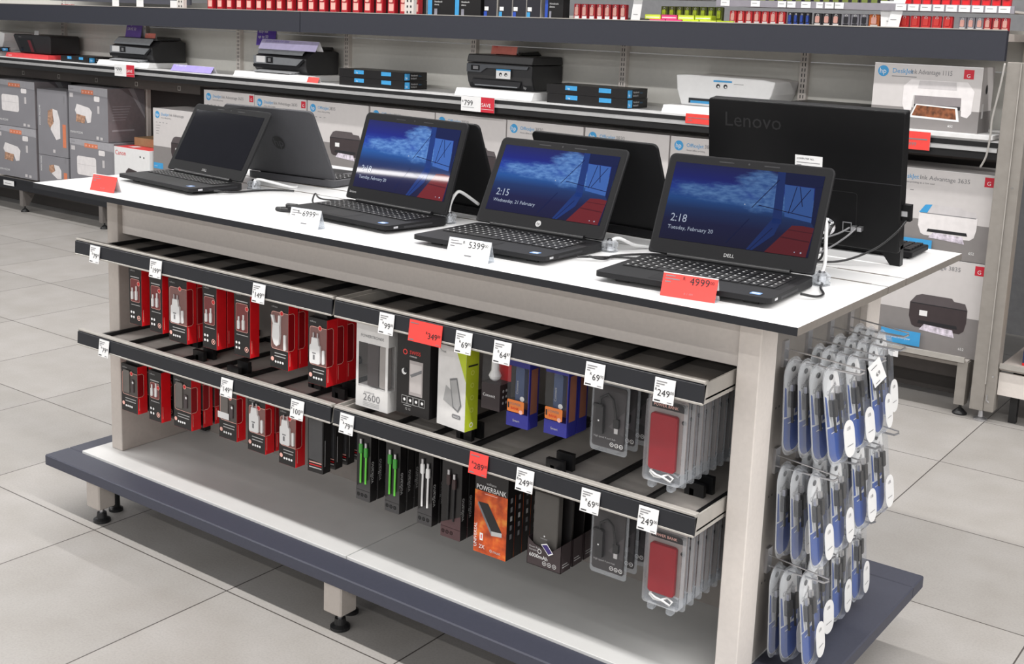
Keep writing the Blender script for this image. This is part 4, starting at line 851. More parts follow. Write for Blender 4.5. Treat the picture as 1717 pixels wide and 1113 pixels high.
g.add([(FX0, 3.56, za-.03), (xb, 3.56, zb-.03), (xb, 3.95, zb-.03), (FX0, 3.95, za-.03), (FX0, 3.56, za), (xb, 3.56, zb), (xb, 3.95, zb), (FX0, 3.95, za)], [(3, 2, 1, 0), (4, 5, 6, 7), (0, 1, 5, 4), (1, 2, 6, 5), (2, 3, 7, 6), (3, 0, 4, 7)], GREY); g.build('top_shelf', sh)
# right end post and neighbouring bay
PST = mat('shaded_grey_steel', lin('8f8a84'), .5, var=.03, scale=90)  # post and first leg: grey coat darkened to paint in their shade
ps = empty('frame_post', (-.6, YS, 0), label='tall grey steel frame post standing at the right end of the wall shelving', cat='post')
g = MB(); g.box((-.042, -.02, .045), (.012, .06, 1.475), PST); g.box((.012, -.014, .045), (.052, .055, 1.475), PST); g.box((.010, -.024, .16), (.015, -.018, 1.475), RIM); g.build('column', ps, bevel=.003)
g = MB(); g.lathe([(.028, 0), (.028, .006), (.012, .014), (.008, .05)], SILVER, Matrix.Translation((0, .01, 0))); g.build('foot', ps)
g = MB(); g.tube([(.025, -.024, .12), (.025, -.024, .095), (.035, -.024, .088)], .003, SILVER, n=6); g.cyl((.04, -.020, .2), (.04, -.026, .2), .004, SILVER, n=8); g.cyl((.03, -.020, .98), (.03, -.026, .98), .003, SILVER, n=8); g.build('hook', ps)
cable('cable', [(-.648, 3.52, 1.47), (-.655, 3.515, 1.38), (-.672, 3.515, 1.25), (-.672, 3.515, 1.18), (-.68, 3.518, 1.10), (-.70, 3.525, 1.05)], .004, mat('pale_grey_cable', lin('a3a09c'), .5), 'pale grey cable running down beside the steel post')
nb = empty('shelving_unit', (0, 0, 0), label='next bay of grey wall shelving, right of the steel post', cat='shelving')
g = MB(); g.box((-.545, 3.53, 1.476), (1.2, 3.56, 1.60), HEAD); g.build('header_beam', nb)
g = MB(); g.box((-.545, 3.56, .225), (1.2, 3.95, .245), GREY); g.box((-.545, 3.545, .235), (1.2, 3.56, .255), RIM); g.build('bottom_shelf', nb)
g = MB(); g.box((-.545, 3.56, .12), (1.2, 3.575, .215), GREYL); g.build('kick_board', nb)
g = MB(); g.box((-.545, 3.955, .05), (1.2, 3.97, 2.1), PAND); g.build('back_panel', nb)
for lx in (-.5, .49):
    g = MB(); g.box((lx, 3.60, .0), (lx+.03, 3.63, .225), BLK); g.build('leg', nb)

# ================================================================== cartons
CG = mat('light_grey_carton', lin('cbc7c6'), .45, var=.02); CGD = mat('mid_grey_carton', lin('858180'), .45, var=.03); HPB = mat('light_blue_print', lin('3f9ad2'), .4); RTAG = mat('red_tag_print', lin('c8283a'), .4); CARD = mat('brown_cardboard', lin('a98762'), .6); PRD = mat('printed_black_printer', lin('3c3335'), .5); PRD2 = mat('printed_charcoal', lin('575052'), .5); PRW = mat('printed_white_printer', lin('e4e0e0'), .45); PRW2 = mat('printed_pale_grey', lin('c9c5c6'), .45)
def logo(g, F, u, v, r_): g.disc(u, v, r_, HPB, F, .0007); g.text('hp', u-.002, v-r_*.42, r_*1.35, WHITE, F, .0012, 'C')
def printer_pic(g, F, u, v, w, h, dark=True, paper=True):
    a, b = (PRD, PRD2) if dark else (PRW, PRW2)
    g.poly([(u, v+h*.3), (u+w*.06, v+h*.05), (u+w*.12, v), (u+w*.9, v), (u+w*.97, v+h*.1), (u+w, v+h*.35), (u+w, v+h*.72), (u, v+h*.72)], a, F, .0008)
    g.poly([(u, v+h*.72), (u+w*.1, v+h*.94), (u+w*.2, v+h), (u+w*.72, v+h), (u+w*.76, v+h*.92), (u+w*.95, v+h*.9), (u+w, v+h*.72)], b, F, .0009)
    g.rect(u+w*.02, v+h*.70, u+w*.98, v+h*.725, INK if dark else INKG, F, .0011)
    if dark: g.rect(u+w*.18, v+h*.36, u+w*.32, v+h*.52, WHITE, F, .0012)
    else: g.poly([(u, v+h*.72), (u+w*.1, v+h*.98), (u+w*.22, v+h*1.0), (u+w*.14, v+h*.72)], HPB, F, .0012)
    g.poly([(u+w*.16, v+h*.12), (u+w*.86, v+h*.12), (u+w*.84, v+h*.22), (u+w*.18, v+h*.22)], INK, F, .0012)
    if paper: g.poly([(u+w*.2, v-h*.06), (u+w*.82, v-h*.14), (u+w*.78, v+h*.08), (u+w*.28, v+h*.12)], mat('printed_photo', lin('d2cad6') if dark else lin('c98a4c'), .4, var=.4, scale=60), F, .0014)
def hpbox(x0, x1, z0, z1, name1, label, y=3.6, d=.3, dark=True, tagr=False, foot='', bb=True, sub=''):
    w, h = x1-x0, z1-z0; z0 += .0015 if z0 < .24 else 0; h = z1-z0; root = empty('printer_carton', ((x0+x1)/2, y, z0), 0, label, 'carton', 'white and grey printer cartons on the bottom shelf')
    g = MB(); F = front(-w/2, 0, 0); g.box((-w/2, 0, 0), (w/2, d, h), CG); g.rect(0, 0, w, h*.42, CGD, F, .0004)
    logo(g, F, .045, h-.042, .024)
    t1, t2 = name1; g.text(t1, .085, h-.045, .026, HPB, F); wd = text_geo(t1)[2]*.026; g.text(t2, .085+wd+.004, h-.045, .026, INKG, F, maxw=w-.14-wd)
    g.text(sub or 'Home office printing', .085, h-.064, .012, INKG, F)
    for i in range(4): g.rect(.03+i*.035, h-.095, .045+i*.035, h-.092, INKG, F); g.rect(.03, h-.115-i*.018, .075-.006*i, h-.1125-i*.018, INKG, F)
    if tagr: g.rect(w-.045, h-.05, w-.008, h-.01, RTAG, F); g.text('G', w-.036, h-.043, .024, WHITE, F, .001)
    printer_pic(g, F, w*.38, h*.24, w*.5, h*.36, dark)
    if foot: g.rect(0, .03, .1, .07, HPB, F, .0009); g.text(foot, .008, .045, .010, WHITE, F, .0012)
    g.text('652', w-.08, .03, .016, WHITE, F)
    g.rect(0, h-.0015, w, h, WHITE, F); g.build('carton', root, bevel=.001)
    return root
DJ = ('DeskJet', 'Ink Advantage 3635'); OJ = ('OfficeJet', '3830')
xs = [(-5.086, -4.63), (-4.620, -4.125), (-4.110, -3.63), (-3.622, -3.14), (-3.132, -2.655), (-2.643, -2.163), (-2.155, -1.68), (-1.67, -1.19)]
nm = ['behind the emblem lid laptop', 'left of the bright line laptop', 'behind the bright line laptop, left', 'behind the bright line laptop, right', 'behind the Wednesday laptop, left', 'behind the Wednesday laptop, right', 'left of the big computer', 'behind the big computer']
for i, (a, b) in enumerate(xs):
    n1 = (('DeskJet', 'Ink Advantage 3635') if i == 0 else ('OfficeJet', ('3835', '3835', '3830', '3830', '3830', '3830', '3830', '3830')[i]))
    hpbox(a, b, .642, 1.048, n1, 'grey printer carton %s, upper layer' % nm[i], tagr=(i == 0)); hpbox(a, b, .234, .640, n1, 'grey printer carton %s, lower layer' % nm[i])
hpbox(-5.566, -5.09, .850, 1.052, ('DeskJet', 'Ink Advantage 3635'), 'white printer carton with red tag behind the black screen laptop', tagr=True); hpbox(-5.566, -5.09, .540, .848, ('DeskJet', 'Ink Advantage 3635'), 'middle printer carton in the stack behind the black screen laptop'); hpbox(-5.566, -5.09, .234, .538, ('DeskJet', 'Ink Advantage 3635'), 'bottom printer carton in the stack behind the black screen laptop')
hpbox(-6.09, -5.60, .46, .897, ('DeskJet', 'Ink Advantage'), 'tall white printer carton right of the red and white one', foot='wireless'); hpbox(-6.09, -5.60, .234, .458, ('DeskJet', 'Ink Advantage'), 'lower carton under the tall white printer carton')
hpbox(-1.13, -.650, .646, 1.014, ('DeskJet', 'Ink Advantage 3635'), 'printer carton reading 3635 with white printer picture beside the steel post', dark=False, tagr=True, foot='', sub='Premium printing at a low cost')
hpbox(-1.13, -.650, .234, .643, ('DeskJet', 'Ink Advantage 3835'), 'printer carton reading 3835 with black printer picture beside the steel post', dark=True, tagr=True, foot='')
for (bx, bz, t, lb) in ((-1.05, .654, 'now print from your', 'blue flyer standing on the top right corner of the lower carton'), (-1.055, .252, 'now print from your', 'blue flyer standing at the front of the bottom shelf by the post')):
    g = MB(); g.box((0, 0, 0), (.17, .001, .062), HPB); g.text(t, .02, .022, .013, WHITE, front(0, 0, 0)); g.text('mobile', .02, .010, .010, WHITE, front(0, 0, 0)); o = g.build('flyer'); o.location = (bx, 3.59 if bz > .5 else 3.58, bz); tag(o, lb, 'flyer')
g = MB(); g.box((0, 0, 0), (.045, .001, .035), WHITE); g.rect(.008, .022, .03, .025, INKG, front(0, 0, 0)); o = g.build('price_tag'); o.location = (-1.005, 3.544, .20); tag(o, 'white price tag hanging on the bottom shelf edge near the steel post', 'price tag')
# big printer carton on the shelf
def dj1115():
    x0, x1, z0, z1 = -1.188, -.742, ZS+.022, 1.447; w, h = x1-x0, z1-z0; root = empty('printer_carton', ((x0+x1)/2, 3.58, z0), 0, 'grey printer carton reading 1115 on the printer shelf beside the post', 'carton')
    g = MB(); F = front(-w/2, 0, 0); g.box((-w/2, 0, 0), (w/2, .17, h), CG); g.rect(0, 0, w, h*.33, CGD, F, .0004); logo(g, F, .038, h-.034, .023); g.text('DeskJet', .076, h-.040, .028, HPB, F, maxw=.1); g.text('Ink Advantage 1115', .154, h-.040, .028, INKG, F, maxw=.17); g.rect(.076, h-.055, .18, h-.052, INKG, F); g.rect(w-.075, h-.05, w-.035, h-.012, RTAG, F); g.text('G', w-.064, h-.044, .022, WHITE, F, .001)
    u, v, W_, H_ = .13, .06, .29, .145
    g.poly([(u, v+H_*.3), (u+.01, v+H_*.12), (u+.04, v+H_*.12), (u+.045, v+H_*.55), (u+W_-.05, v+H_*.55), (u+W_-.045, v+.006), (u+W_-.02, v), (u+W_-.005, v+.02), (u+W_, v+H_*.75), (u+W_-.03, v+H_), (u+.03, v+H_), (u, v+H_*.8)], PRW, F, .0008)
    g.poly([(u+.065, v+H_*.98), (u+.06, v+H_*.75), (u+W_-.07, v+H_*.75), (u+W_-.075, v+H_*.98)], PRW2, F, .001); g.rect(u+.05, v+H_*.2, u+W_-.05, v+H_*.55, mat('printed_grey_slot', lin('8d8789'), .5), F, .0009); g.rect(u+.05, v+H_*.2, u+W_-.05, v+H_*.3, INK, F, .001)
    g.poly([(u+.035, v-.012), (u+W_-.05, v-.018), (u+W_-.062, v+.04), (u+.058, v+.045)], WHITE, F, .0012); g.poly([(u+.045, v-.004), (u+W_-.062, v-.010), (u+W_-.070, v+.034), (u+.062, v+.040)], mat('printed_fashion_photo', lin('7a4a30'), .4, var=.8, scale=45), F, .0014)
    g.text('652', w-.12, .018, .014, WHITE, F); g.rect(0, h-.003, w, h, WHITE, F, .0008)
    R_ = right(w/2, 0, 0); g.rect(.0, 0, .17, h*.33, CGD, R_, .0004); g.disc(.075, h-.09, .016, INK, R_, .0008, rv=.02); g.rect(.03, .06, .055, .12, WHITE, R_, .0008)
    g.build('carton', root, bevel=.001)
dj1115()
g = MB(); g.box((-1.10, 3.53, 0), (-.668, 3.93, .018), mat('white_display_board', (.74, .74, .74), .4)); g.box((-1.09, 3.54, -.0035), (-.68, 3.92, 0), WPLA); o = g.build('display_plinth', bevel=.001); o.location = (0, 0, ZS+.0042); tag(o, 'white display board under the 1115 carton at the right of the printer shelf', 'display board')

# grey square-picture cartons on the far left
CB = mat('steel_grey_carton', lin('87868b'), .45, var=.05, scale=6); CBL = mat('pale_steel_carton', lin('a4a3a8'), .45)
ORP = mat('orange_strip_print', lin('d9805c'), .45)
def cbox2(x0, x1, z0, z1, label, y=3.6, d=.31, rolled=False, pic=1, cat='carton'):
    w, h = x1-x0, z1-z0; z0 += .0015 if z0 < .24 else 0; h = z1-z0; root = empty('printer_carton', ((x0+x1)/2, y, z0), 0, label, cat, 'dark grey printer cartons on the left of the bottom shelf')
    g = MB(); F = front(-w/2, 0, 0); g.box((-w/2, 0, 0), (w/2, d, h), CB)
    if not rolled:
        g.poly([(0, h), (w, h), (w, h*.84), (0, h*.9)], CBL, F, .0004); g.rect(w*.34, h*.86, w*.64, h*.94, ORP, F)
        for k in range(4): g.disc(w*(.38+.075*k), h*.9, .007, CREAM, F, .0009, n=8)
        g.text('Canon', w*.03, h*.93, .018, INKG, F); g.poly(rrect(w*.66, h*.74, w*.8, h*.84, .01), CREAM if 0 else PRW, F, .0008); g.rect(w*.03, h*.78, w*.12, h*.86, PRW2, F); g.rect(w*.74, h*.52, w*.79, h*.66, PRW2, F, .0008)
        px, pz, pw, ph = w*.16, h*.32, w*.44, h*.36
        if pic == 1: g.poly(rrect(px, pz, px+pw, pz+ph, .02), PRW, F, .0009); g.rect(px+.005, pz+ph*.55, px+pw-.005, pz+ph*.57, PRW2, F, .0012)
        else:
            g.poly([(px+pw*.12, pz+ph*.95), (px+pw*.85, pz+ph*.8), (px+pw, pz+ph*.6), (px+pw*.92, pz+ph*.05), (px+pw*.72, pz), (px+pw*.6, pz+ph*.35), (px+pw*.1, pz+ph*.4), (px, pz+ph*.6)], PRW, F, .0009)
            g.poly([(px+pw*.1, pz+ph*.42), (px+pw*.62, pz+ph*.34), (px+pw*.55, pz-ph*.05), (px+pw*.05, pz+ph*.02)], mat('printed_photo_sheet', lin('b08a72'), .5, var=.5, scale=50), F, .0011)
        g.text('PIXMA MG2540', w*.03, h*.1, .022, WHITE, F, maxw=w*.4); g.rect(w*.7, h*.03, w*.76, h*.09, PRW2, F); g.rect(w*.8, h*.03, w*.86, h*.08, PRW2, F)
        R_ = right(w/2, 0, 0); g.poly([(0, h), (d*.62, h), (d, h*.45), (d, 0), (0, 0)], mat('mauve_grey_side', lin('7d777a'), .5), R_, .0005); g.poly([(d*.55, h), (d*.7, h), (d, h*.48), (d, h*.42)], CBL, R_, .0007); g.text('Canon', d*.06, h*.9, .018, INKG, R_, .0009)
        for k in range(6): g.rect(d*.12, h*(.66-.05*k), d*(.62-.03*k), h*(.67-.05*k), CBL, R_, .0009)
        g.rect(d*.1, h*.2, d*.7, h*.23, CBL, R_, .0009)
    else:
        g.text('PIXMA MG2540S', w*.13, h*.5, .03, WHITE, F, rot=math.pi/2, align='L', maxw=h*.45) if 0 else g.text('PIXMA MG2540', w*.10, h*.45, .022, WHITE, F, rot=math.pi/2, maxw=h*.5)
        g.poly([(w*.5, h*.72), (w*.68, h*.7), (w*.76, h*.55), (w*.76, h*.28), (w*.62, h*.25), (w*.44, h*.4), (w*.46, h*.5), (w*.56, h*.52)], PRW, F, .0009); g.poly([(w*.36, h*.68), (w*.52, h*.72), (w*.54, h*.5), (w*.42, h*.42), (w*.34, h*.5)], mat('printed_photo_sheet', lin('b08a72'), .5, var=.5, scale=50), F, .0011)
        g.rect(w*.84, h*.15, w*.95, h*.5, ORP, F); g.text('Canon', w*.92, h*.82, .02, INKG, F, rot=math.pi/2); g.rect(w*.5, h*.05, w*.58, h*.1, PRW2, F)
    g.build('carton', root, bevel=.001)
cbox2(-8.0, -7.475, .636, .982, 'grey carton with closed printer picture at the left picture edge, upper')
cbox2(-8.0, -7.475, .250, .633, 'grey carton with paper-feeding printer picture at the left picture edge, lower', pic=2)
cbox2(-7.445, -7.075, .458, .94, 'grey carton turned on its side between the two upright stacks', rolled=True)
cbox2(-7.445, -7.075, .234, .455, 'low grey carton under the one turned on its side', rolled=True)
cbox2(-7.050, -6.590, .614, .99, 'grey carton with printer picture nearest the red and white carton, upper', pic=2)
cbox2(-7.050, -6.53, .234, .611, 'grey carton with closed printer picture beside the red and white carton, lower')
def canon():
    x0, x1, z0, z1 = -6.50, -6.11, .30, .602; w, h = x1-x0, z1-z0; root = empty('printer_carton', ((x0+x1)/2, 3.58, z0), 0, 'white printer carton with red top behind the left tabletop corner', 'carton')
    g = MB(); F = front(-w/2, 0, 0); RT = mat('bright_red_carton', lin('e2474b'), .4); g.box((-w/2, 0, 0), (w/2, .32, h), CARDW, ms={1: RT}); g.text('Canon', .012, h-.055, .045, REDB, F, maxw=.13); g.disc(w-.10, h-.05, .007, INK, F); g.disc(w-.06, h-.052, .006, INK, F)
    g.poly([(.11, .06), (.13, .14), (.16, .165), (.25, .15), (.29, .10), (.29, .03), (.14, .03)], PRD2, F, .0009); g.poly([(.12, .11), (.16, .165), (.25, .15), (.29, .10), (.2, .11)], PRD, F, .0011); g.poly([(-.12, .06), (-.04, .05), (-.03, .11), (-.09, .12)], CARDW, top(0, 0, h), .0006)
    g.build('carton', root, bevel=.001)
canon()
g = MB(); g.box((-6.50, 3.60, .2355), (-6.11, 3.90, .2975), CARD); tag(g.build('cardboard_box'), 'low brown cardboard box under the white and red carton', 'carton')
g = MB(); g.box((-6.46, 3.72, .6035), (-6.1, 3.92, .66), CARD); tag(g.build('cardboard_box'), 'brown cardboard box lying behind the red carton top', 'carton')

# ================================================================== printers on the shelf
def yz(x0): return Matrix(((0, 0, 1, x0), (1, 0, 0, 0), (0, 1, 0, 0), (0, 0, 0, 1)))    # profile (y, z) extruded along x
SILP = mat('silver_grey_plastic', lin('8f9296'), .35, metal=.2); BLKP = mat('charcoal_printer_plastic', lin('262628'), .4); BLKG = mat('gloss_black_plastic', (.008, .008, .009), .15); WPR = mat('white_printer_plastic', (.78, .78, .78), .35, var=.02)
def plinth(x0, x1, label, z=ZS, y0=3.565, h=.034):
    g = MB(); g.prism([(y0, 0), (y0+.02, h), (3.90, h), (3.90, 0)], x0, x1, WPLA, yz(0)); o = g.build('display_plinth', bevel=.002); o.location = (0, 0, z+.0007); tag(o, label, 'display stand', 'white display plinths'); return z+h+.0007
def envy(x, z, label):
    root = empty('printer', (x, 3.63, z), 0, label, 'printer', 'black printers with silver control panels'); w = .46; d = .283; h = .155
    g = MB(); g.prism([(.03, 0), (d, 0), (d, h-.02), (d-.03, h-.01), (.08, h-.012), (.035, h-.045), (.0, h-.06), (.0, .05), (.012, .02)], -w/2, w/2, BLKP, yz(0)); g.build('body', root, bevel=.006, seg=2)
    g = MB(); g.prism([(.055, h-.012), (d-.02, h-.008), (d-.03, h+.012), (.06, h+.004)], -w/2+.01, w/2-.02, BLKP, yz(0)); g.prism([(.02, h-.045), (.05, h-.012), (.055, h+.002), (.02, h-.03)], -w/2+.015, w/2-.05, SILP, yz(0)); g.build('scanner_lid', root, bevel=.003)
    g = MB(); F = front(0, -.001, 0); g.prism([(-w/2+.01, .052), (w/2-.07, .052), (w/2-.02, h-.062), (-w/2+.01, h-.055)], 0, .008, SILP, F); g.rect(-w/2+.035, .060, -w/2+.115, .098, WHITE, F, .0085); g.rect(-w/2+.125, .058, -w/2+.185, .096, BLKG, F, .0085); g.rect(-w/2+.14, .066, -w/2+.165, .088, INKG, F, .009)
    g.poly([(-w/2+.004, .048), (w/2-.08, .046), (w/2-.02, h-.068), (w/2-.004, h-.07), (w/2-.07, .028), (-w/2+.012, .03)], BLKG, F, .009); g.build('control_panel', root)
    g = MB(); g.prism([(-.05, .004), (.06, .016), (.06, .022), (-.05, .010)], -w/2+.06, w/2-.07, mat('grey_output_tray', lin('9a9c9f'), .4), yz(0)); g.box((-w/2+.06, -.048, -.0), (-w/2+.08, .03, .006), SILP); g.box((w/2-.09, -.048, 0), (w/2-.07, .03, .006), SILP); g.build('output_tray', root)
    return root
zp = plinth(-6.66, -6.10, 'white display plinth under the black printer carrying the purple card'); envy(-6.36, zp+.001, 'black printer with silver panel below the standing purple card and pink tag')
zp = plinth(-5.25, -4.60, 'white display plinth under the printer covered by a long white card'); envy(-4.90, zp+.001, 'black printer with silver panel, its top covered by a long white folded card')
def sign(x, y, z, w, h, m, label, text=None, cat='sign', lean=12, rz=0, tent_=True, tcol=None):
    root = empty('folded_sign', (x, y, z), rz, label, cat); g = MB(); F = Matrix.Rotation(-math.radians(lean), 4, 'X') @ front(0, 0, 0); g.prism([(-w/2, 0), (w/2, 0), (w/2, h), (-w/2, h)], -.001, 0, m, F)
    if text:
        for i, t in enumerate(text): g.text(t, -w/2+w*.08, h*(.72-.3*i), h*.24 if len(text) > 1 else h*.4, tcol or WHITE, F, .0012, maxw=w*.84)
    g.build('printed_face', root)
    if tent_: g = MB(); dd = 2*math.sin(math.radians(lean))*h; B = Matrix.Translation((0, dd, 0)) @ Matrix.Rotation(math.radians(lean), 4, 'X') @ front(0, 0, 0); g.prism([(-w/2, 0), (w/2, 0), (w/2, h), (-w/2, h)], -.001, 0, WHITE, B); g.build('rear_face', root)
    return root
PUR = mat('purple_card', lin('6a4fa0'), .5); PURL = mat('pale_purple_card', lin('9d8fd8'), .5); PINKC = mat('pink_red_card', lin('f08a7c'), .5)
sign(-6.43, 3.70, zp+.160, .17, .115, PUR, 'purple sign standing on top of the black printer at the left', ['easy ink', 'SAVE 50']); sign(-6.27, 3.72, zp+.160, .11, .034, PINKC, 'small pink price card beside the purple sign on the left printer', ['999'])
sign(-5.10, 3.70, zp+.160, .17, .11, mat('deep_purple_card', lin('54389a'), .5), 'dark purple sign standing on the printer with the long white card', ['easy ink', 'up to 50'], lean=8)
sign(-4.87, 3.66, zp+.142, .50, .068, mat('lilac_white_card', lin('cfc8ee'), .5), 'long white folded card lying across the top of a black printer', ['print more for less'], lean=30, tcol=PURL)
sign(-5.67, 3.575, ZS+.002, .40, .048, PURL, 'long purple folded card lying on the shelf between two printers', ['hp instant ink'], lean=35)
sign(-4.565, 3.572, ZS+.0005, .11, .034, REDP, 'small red card on the shelf beside the printer with white card', ['799'], tcol=INKG, lean=25)
# officejet
def office(x, z):
    w, d, h = .435, .29, .18; root = empty('printer', (x, 3.66, z), 0, 'large black printer behind the R799 save tag', 'printer')
    g = MB(); g.prism([(.03, 0), (d-.02, 0), (d, .05), (d, h-.045), (0, h-.045), (0, .07), (.012, .03)], -w/2, w/2, BLKP, yz(0)); g.build('body', root, bevel=.008, seg=2)
    g = MB(); g.prism([(-.004, h-.043), (d, h-.043), (d-.01, h), (.01, h)], -w/2, w/2, BLKP, yz(0)); g.prism([(.06, h), (d-.01, h), (d-.05, h+.025), (.10, h+.018)], -w/2+.14, w/2-.13, BLKG, yz(0)); g.build('document_feeder', root, bevel=.006, seg=2)
    g = MB(); F = front(0, -.002, 0); g.prism([(-w/2+.005, .085), (-w/2+.10, .085), (-w/2+.14, .110), (w/2-.03, .112), (w/2-.02, .128), (-w/2+.005, .128)], 0, .006, mat('slate_panel', lin('4f5257'), .4), F); g.poly(rrect(-w/2+.035, .094, -w/2+.095, .122, .003), BLKG, F, .007); g.rect(-w/2+.05, .100, -w/2+.085, .117, INKG, F, .0075); g.build('control_panel', root)
    g = MB(); F = front(0, -.001, 0); g.rect(-.01, .058, .085, .108, WHITE, F, .009); g.rect(-.01, .100, .085, .108, HPB, F, .0095); g.disc(.02, .08, .010, INK, F, .0095); g.disc(.055, .08, .010, INK, F, .0095); g.disc(.022, .077, .005, WHITE, F, .010); g.disc(.057, .077, .005, WHITE, F, .010); g.build('sticker', root)['label'] = 'white and blue cartridge sticker'
    g = MB(); g.prism([(-w/2+.05, .018), (w/2-.08, .016), (w/2-.07, .045), (-w/2+.04, .048)], -.012, .0005, INK, front(0, 0, 0)); g.rect(-w/2+.06, .014, w/2-.09, .020, SILP, F, .002); g.text('hp', w/2-.05, .012, .02, KEYP, F, .002); g.build('paper_slot', root)
    return root
zp = plinth(-3.47, -2.96, 'wide white display plinth under the large black printer', h=.04); office(-3.245, zp+.001)
sign(-3.27, 3.73, zp+.184, .17, .045, PINKC, 'pink red price card standing on the large black printer', ['799'], tcol=REDB)
# white printer
def white_pr(x, z, label, w=.51):
    d, h = .28, .145; root = empty('printer', (x, 3.66, z), 0, label, 'printer'); g = MB()
    g.prism([(-w/2+.035, 0), (w/2-.05, 0), (w/2-.015, h*.5), (w/2, h-.012), (w/2-.06, h-.004), (-w/2+.06, h), (-w/2, h-.004), (-w/2+.008, h*.5)], -d, 0, WPR, front(0, 0, 0)); g.build('body', root, bevel=.006, seg=2)
    g = MB(); F = front(0, -.001, 0); g.rect(-w/2+.075, .012, w/2-.11, .036, INK, F); g.rect(-w/2+.085, .012, w/2-.12, .024, HPB, F, .001); g.build('paper_slot', root)
    g = MB(); g.rect(-.055, .118, .04, .126, HPB, F, .001); g.disc(-.03, .099, .010, INK, F, .001); g.disc(.008, .099, .010, INK, F, .001); g.disc(-.028, .096, .005, WHITE, F, .0014); g.disc(.010, .096, .005, WHITE, F, .0014); g.rect(.05, .112, .10, .1135, INKG, F, .001); g.build('sticker', root)
    return root
zp = plinth(-2.20, -1.60, 'white display plinth under the white printer', h=.038); white_pr(-1.925, zp+.001, 'white printer left of the big black computer')
zp = plinth(-8.5, -7.92, 'white display plinth at the left picture edge'); white_pr(-8.20, zp+.001, 'white printer cut off by the left picture edge')
# black canon printer on red tray
root = empty('printer', (-7.59, 3.66, ZS+.033), 0, 'black flared printer standing on the red display tray', 'printer')
g = MB(); w, h = .48, .135; g.prism([(-w/2+.09, 0), (w/2, 0), (w/2, h-.012), (w/2-.02, h), (-w/2+.02, h), (-w/2, h-.01), (-w/2+.03, h*.6)], -.25, 0, BLKP, front(0, 0, 0)); g.build('body', root, bevel=.006, seg=2)
g = MB(); F = front(0, -.001, 0); g.poly([(-w/2+.06, h-.03), (0.0, h-.03), (.06, .01), (-w/2+.12, .01)], BLKG, F); g.poly([(-.05, h-.04), (-.01, h-.04), (.04, .01), (0.0, .01)], mat('dark_red_reflection_panel', lin('6a1f2a'), .3), F, .001); g.text('Canon', -.16, h-.022, .012, KEYP, F); g.build('paper_slot', root)
g = MB(); g.box((-.07, .05, h), (-.01, .09, h+.001), WHITE); g.prism([(-.07, h), (-.012, h), (-.008, h+.03), (-.06, h+.03)], 0, .001, WHITE, front(0, .07, 0)); g.build('sticker', root)
g = MB(); g.prism([(-7.81, 0), (-7.26, 0), (-7.26, .03), (-7.79, .03)], -.3, 0, mat('bright_red_carton', lin('e2474b'), .4), front(0, 3.58, 0)); g.text('Canon', -7.77, .008, .018, WHITE, front(0, 3.58, 0)); o = g.build('display_tray', bevel=.001); o.location = (0, 0, ZS+.0005); tag(o, 'red display tray under the black flared printer', 'display tray')
# slim black boxes with blue tabs
def slim(x0, x1, z, d, label, y=3.60, rz=0, hh=.047):
    w = x1-x0; root = empty('flat_box', ((x0+x1)/2, y, z), rz, label, 'box', 'slim black boxes with blue tabs'); g = MB(); F = front(-w/2, 0, 0); R_ = right(w/2, 0, 0)
    g.box((-w/2, 0, 0), (w/2, d, hh), BLKC)
    for u in (.24, .66): g.rect(w*u, hh*.45, w*u+w*.15, hh*.92, HPB, F)
    g.text('hp', w*.27, hh*.52, hh*.3, WHITE, F, .001); g.rect(.006, .004, .05, hh-.006, HPB, R_); g.text('hp', .014, .012, .018, WHITE, R_, .001); g.text('Notebook', .06, hh*.55, .014, WHITE, R_, maxw=.075); g.text('backpack', .06, hh*.22, .014, WHITE, R_, maxw=.075); g.text('15.6 in', d-.075, hh*.5, .010, HPB, R_)
    g.build('carton', root, bevel=.001)
slim(-4.36, -3.86, ZS+.001, .20, 'lower slim black box of the pair left of the large black printer'); slim(-4.362, -3.862, ZS+.049, .20, 'upper slim black box of the pair left of the large black printer')
slim(-2.885, -2.41, ZS+.001, .20, 'lower slim black box of the pair between black and white printers'); slim(-2.89, -2.413, ZS+.049, .20, 'upper slim black box of the pair between black and white printers')
slim(-1.58, -1.26, ZS+.001, .2, 'bottom slim black box of the stack above the big computer', 3.64); slim(-1.58, -1.26, ZS+.049, .2, 'upper slim black box of the stack above the big computer', 3.64)
slim(-7.13, -6.80, ZS+.001, .22, 'slim black box between the red tray and the printer with purple sign', hh=.04); slim(-8.3, -7.84, ZS+.036, .07, 'slim black box at the left picture edge beside the red tray', 3.57, hh=.03)
# price tickets on the shelf rail
def ticket(x, z, w, h, num, red, label):
    g = MB(); F = front(0, 0, 0); g.box((0, -.001, 0), (w, 0, h), WHITE); F = front(0, -.001, 0)
    if red == 'all': g.rect(0, 0, w, h, REDP, F, .0005); g.rect(w*.1, h*.55, w*.9, h*.62, INKG, F, .001); g.text(num, w*.1, h*.2, h*.3, INKG, F, .001, maxw=w*.8)
    else: g.rect(w*.6, 0, w, h, RTAG, F, .0005); g.text('SAVE', w*.615, h*.36, h*.36, WHITE, F, .001, maxw=w*.37); g.rect(w*.62, h*.2, w*.98, h*.22, WHITE, F, .001); g.text('R', w*.03, h*.58, h*.2, INK, F, .001); g.text(num, w*.09, h*.38, h*.52, INK, F, .001, maxw=w*.5); g.rect(w*.05, h*.25, w*.4, h*.27, INKG, F, .001)
    o = g.build('price_ticket'); o.location = (x, 3.527, z); tag(o, label, 'price ticket')
ticket(-6.40, 1.095, .215, .078, '999', 0, 'white and red SAVE ticket on the printer shelf rail at the left, reading 999'); ticket(-3.388, 1.082, .222, .078, '799', 0, 'white and red SAVE ticket on the printer shelf rail below the large black printer')
